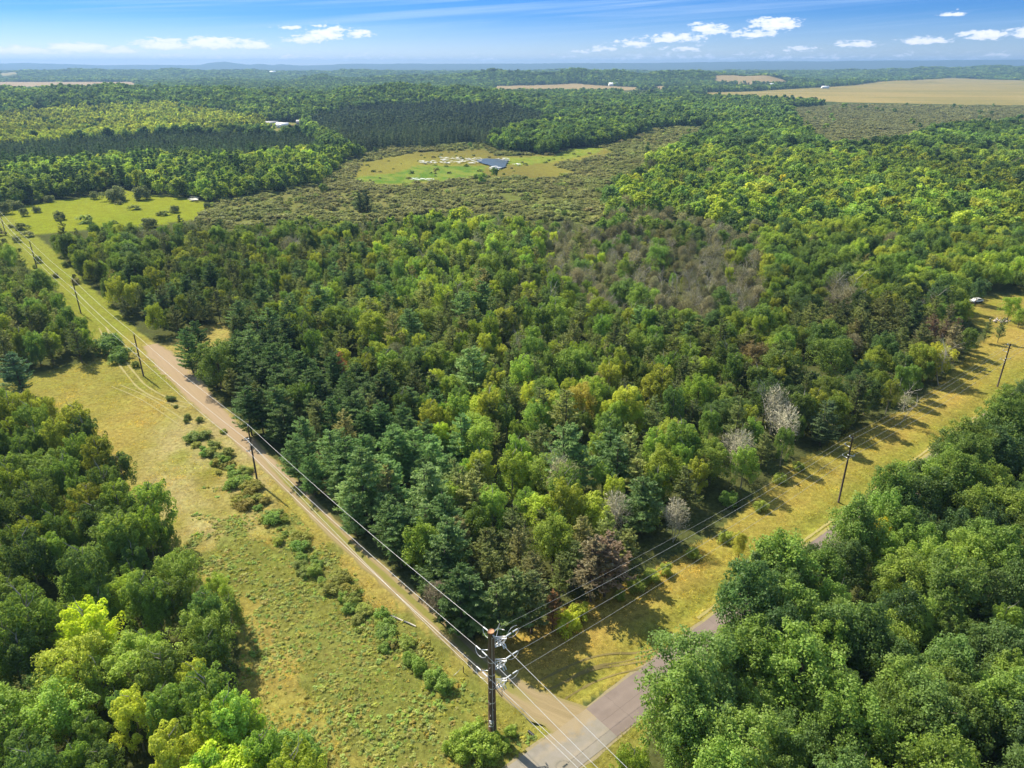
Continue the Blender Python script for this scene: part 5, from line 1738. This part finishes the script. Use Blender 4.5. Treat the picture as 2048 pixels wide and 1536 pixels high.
far_left = left_pos[-1] + dl * 70
hl = left_h[-1]
order = ['top wire of the line over the dirt track', 'left wire of the line over the dirt track', 'right wire of the line over the dirt track', 'lowest wire of the line over the dirt track']
for i in range(4):
    chain = [WIRES['left'][i]] + [LL[k][i] for k in range(5)]
    last = chain[-1]
    chain.append(np.array([far_left[0], far_left[1], last[2]]))
    wire(chain, 0.5, 0.024 if i < 3 else 0.018, M_WIRE, order[i])
near_pos = PBIG - dl * 62
order = ['top white wire running from the corner pole across the road', 'second white wire from the corner pole across the road', 'third white wire from the corner pole across the road', 'lowest white wire from the corner pole across the road']
for i in range(4):
    a = WIRES['near'][i]
    hz = 11.5 - i * 1.0
    sd = (0, -1.3, 1.2, 0)[i]
    wire([a, np.array([near_pos[0] + nl[0] * sd, near_pos[1] + nl[1] * sd, hz])], 0.6, 0.026, M_WIRE, order[i])
order = ['uppermost grey wire strung along the golden meadow edge', 'second grey wire strung along the golden meadow edge', 'third grey wire strung along the golden meadow edge', 'faint topmost wire along the golden meadow edge']
far_right = right_pos[-1] + dr * 75
rw = [(0, 0), (1, 1), (2, 2), (3, 3)]
for i, j in rw:
    chain = [WIRES['right'][i], RLn[0][j], RLn[1][j]]
    chain.append(np.array([far_right[0], far_right[1], chain[-1][2]]))
    wire(chain, 0.6, 0.017 if i < 3 else 0.011, M_WIRED, order[i])

# --- small things near the track: marker post with its guy wire, two logs, a culvert mouth
gx, gy = ground(927, 1345)
o = put('marker_post', None, loc=(gx, gy, float(gz(gx, gy)[0])), label='short dark marker post with a pale guy wire left of the track', cat='post')
mb = MB(); mb.tube([(0, 0, -0.1), (0, 0, 1.1)], 0.07, 6); put('post', mb.mesh('post', M_WOOD), o)
mb = MB(); mb.tube([(0, 0, 1.05), (-1.3, -0.6, 0.05)], 0.025, 4); put('guy_wire', mb.mesh('guy_wire', M_GALV), o)
for k_, (a_, b_, lab) in enumerate((((781, 1233), (806, 1243), 'pale fallen log beside the dirt track, farther of two'), ((808, 1244), (832, 1254), 'pale fallen log beside the dirt track, nearer of two'))):
    p0, p1 = np.array(ground(*a_)), np.array(ground(*b_))
    mb = MB()
    c_ = (p0 + p1) / 2
    mb.tube([(*(p0 - c_), 0.14), (0, 0, 0.17), (*(p1 - c_), 0.12)], [0.13, 0.12, 0.09], 8)
    put('fallen_log', mb.mesh('fallen_log', M_DEAD), loc=(c_[0], c_[1], float(gz(*c_)[0]) + 0.02), label=lab, cat='log', group='fallen logs by the track')
gx, gy = ground(1062, 1466)
o = put('culvert', None, loc=(gx, gy, -0.05), label='dark culvert mouth in the grass beside the paved road', cat='culvert')
mb = MB(); mb.tube([(-0.3, 0.3, 0.0), (0.35, -0.4, 0.0)], 0.2, 10, False); put('pipe', mb.mesh('pipe', M_DARKM), o)


# ------------------------------------------------------------------ far buildings and the parked pale things
M_WWALL = simple('white_siding', (0.75, 0.75, 0.72), 0.6)
M_ROOFW = simple('white_metal_roof', (0.85, 0.86, 0.88), 0.35)
M_ROOFG = simple('grey_roof', (0.25, 0.25, 0.27), 0.7)
M_RED = simple('red_siding', (0.30, 0.09, 0.06), 0.7)
M_GLASS = simple('dark_window', (0.03, 0.04, 0.05), 0.15)


def house(px_, py_, L, Wd, h, rotz, wm, rm, label, name='house', cat='house'):
    x, y = ground(px_, py_)
    z = float(gz(x, y)[0])
    o = put(name, None, loc=(x, y, z), label=label, cat=cat, group='farm buildings far off')
    o.rotation_euler = (0, 0, rotz)
    mb = MB(); mb.box((0, 0, h / 2), (L, Wd, h))
    # gable ends
    rise = Wd * 0.32
    for s in (-1, 1):
        x_ = s * (L / 2 - 0.1)
        mb.add([(x_, -Wd / 2, h), (x_, Wd / 2, h), (x_, 0.01, h + rise), (x_, -0.01, h + rise)], [(0, 1, 2, 3)])
    put('wall', mb.mesh('wall', wm), o)
    mb = MB()
    for s in (-1, 1):
        ang = math.atan2(rise, Wd / 2)
        ln = math.hypot(rise, Wd / 2) + 0.5
        c_ = (0, s * (Wd / 4 + 0.1), h + rise / 2 + 0.06)
        mb.box(c_, (L + 0.9, ln, 0.16), Matrix.Rotation(-s * ang, 4, 'X'))
    put('roof', mb.mesh('roof', rm), o)
    for i in range(3):
        mb = MB(); mb.box((-L * 0.3 + i * L * 0.3, -Wd / 2 - 0.03, h * 0.55), (1.2, 0.08, 1.1))
        put('window', mb.mesh('window', M_GLASS), o)
    mb = MB(); mb.box((L * 0.42, -Wd / 2 - 0.03, 1.05), (1.0, 0.08, 2.1)); put('door', mb.mesh('door', M_GLASS), o)
    return o


house(566, 257, 15, 9, 3.4, 0.1, M_WWALL, M_ROOFW, 'small house with a bright white roof in the clearing behind the plantation')
house(545, 254, 16, 9, 3.2, 0.2, M_ROOFG, M_ROOFG, 'grey roofed shed left of the white roofed house', 'shed', 'shed')
house(584, 259, 8, 6, 3.0, -0.3, M_RED, M_RED, 'little red building right of the white roofed house', 'shed', 'shed')
house(603, 250, 12, 8, 3.0, 0.0, M_ROOFG, M_ROOFG, 'low grey building at the right of the house clearing', 'shed', 'shed')
house(1226, 173, 34, 16, 7, 0.15, M_WWALL, M_ROOFW, 'white roofed farm shed below the blue hills', 'barn', 'barn')
house(1541, 173, 26, 14, 6, 0.0, M_WWALL, M_ROOFW, 'small white barn below the tan hill field', 'barn', 'barn')
house(1650, 177, 26, 10, 5, 0.1, M_WWALL, M_ROOFW, 'low white barn at the top edge of the gold field', 'barn', 'barn')
house(1270, 172, 40, 14, 6, 0.1, M_WWALL, M_ROOFG, 'long grey farm building right of the white roofed one', 'barn', 'barn')
house(547, 154, 40, 18, 9, 0.1, M_WWALL, M_ROOFW, 'tiny white building far away among dark blue woods', 'barn', 'barn')


def car(px_, py_, rotz, col, label):
    x, y = ground(px_, py_)
    o = put('parked_car', None, loc=(x, y, float(gz(x, y)[0])), label=label, cat='car')
    o.rotation_euler = (0, 0, rotz)
    mt = simple('car_paint', col, 0.3)
    prof = [(-2.2, 0.45), (-2.2, 0.85), (-1.9, 0.98), (-1.1, 1.02), (-0.5, 1.5), (1.1, 1.52), (1.9, 1.02), (2.2, 0.95), (2.25, 0.45)]
    n = len(prof)
    v = [(a, -0.88, b_) for a, b_ in prof] + [(a, 0.88, b_) for a, b_ in prof]
    me = bpy.data.meshes.new('body')
    me.from_pydata(v, [], [(i, (i + 1) % n, n + (i + 1) % n, n + i) for i in range(n)] + [tuple(range(n))[::-1], tuple(range(n, 2 * n))])
    me.materials.append(mt)
    put('body', me, o)
    mb = MB()
    for s in (-1, 1): mb.box((0.3, s * 0.89, 1.25), (1.7, 0.03, 0.34))
    put('window', mb.mesh('window', M_GLASS), o)
    for sx in (-1.35, 1.4):
        for sy in (-0.85, 0.85):
            mb = MB(); mb.tube([(sx, sy - 0.1, 0.33), (sx, sy + 0.1, 0.33)], 0.33, 12)
            put('wheel', mb.mesh('wheel', M_DARKM), o)


car(1952, 604, 0.3, (0.8, 0.8, 0.82), 'white parked vehicle half hidden under the dark round tree in the far clearing')
gx, gy = ground(2003, 642)
g = np.random.default_rng(8)
vs, n = MB(), 0
for i in range(24):
    q = g.normal(size=3) * np.array([1.6, 0.8, 0.2])
    vs.box((q[0], q[1], 0.15 + abs(q[2])), tuple(g.uniform(0.2, 0.6, 3)), Matrix.Rotation(g.uniform(0, 3), 4, 'Z'))
put('stone_pile', vs.mesh('stone_pile', simple('pale_stone', (0.5, 0.44, 0.4), 0.9)), loc=(gx, gy, float(gz(gx, gy)[0])), kind='stuff', label='pile of pale stones under the bright green bushes of the far clearing', cat='stones')

# ------------------------------------------------------------------ the air
m, t, out = mat_new('haze')
pv = t.new('ShaderNodeVolumePrincipled')
pv.inputs['Color'].default_value = (0.31, 0.53, 0.86, 1)
pv.inputs['Density'].default_value = 0.0001
pv.inputs['Anisotropy'].default_value = 0.2
t.l.new(pv.outputs[0], out.inputs['Volume'])
mb = MB()
mb.box((0, 0, 0), (38000, 38000, 1))
hz = mb.mesh('haze', m)
lo, hi = -14.0, 190.0
co = np.array([v.co[:] for v in hz.vertices])
co[:, 2] = np.where(co[:, 2] > 0, hi, lo)
hz.vertices.foreach_set('co', co.astype(np.float32).ravel())
hz.update()
put('haze', hz, kind='stuff', label='thin blue summer haze over the whole land', cat='haze')
print('trees as objects', count, 'rest', len(REST), 'stuff', {k: len(v) for k, v in STUFF.items()})
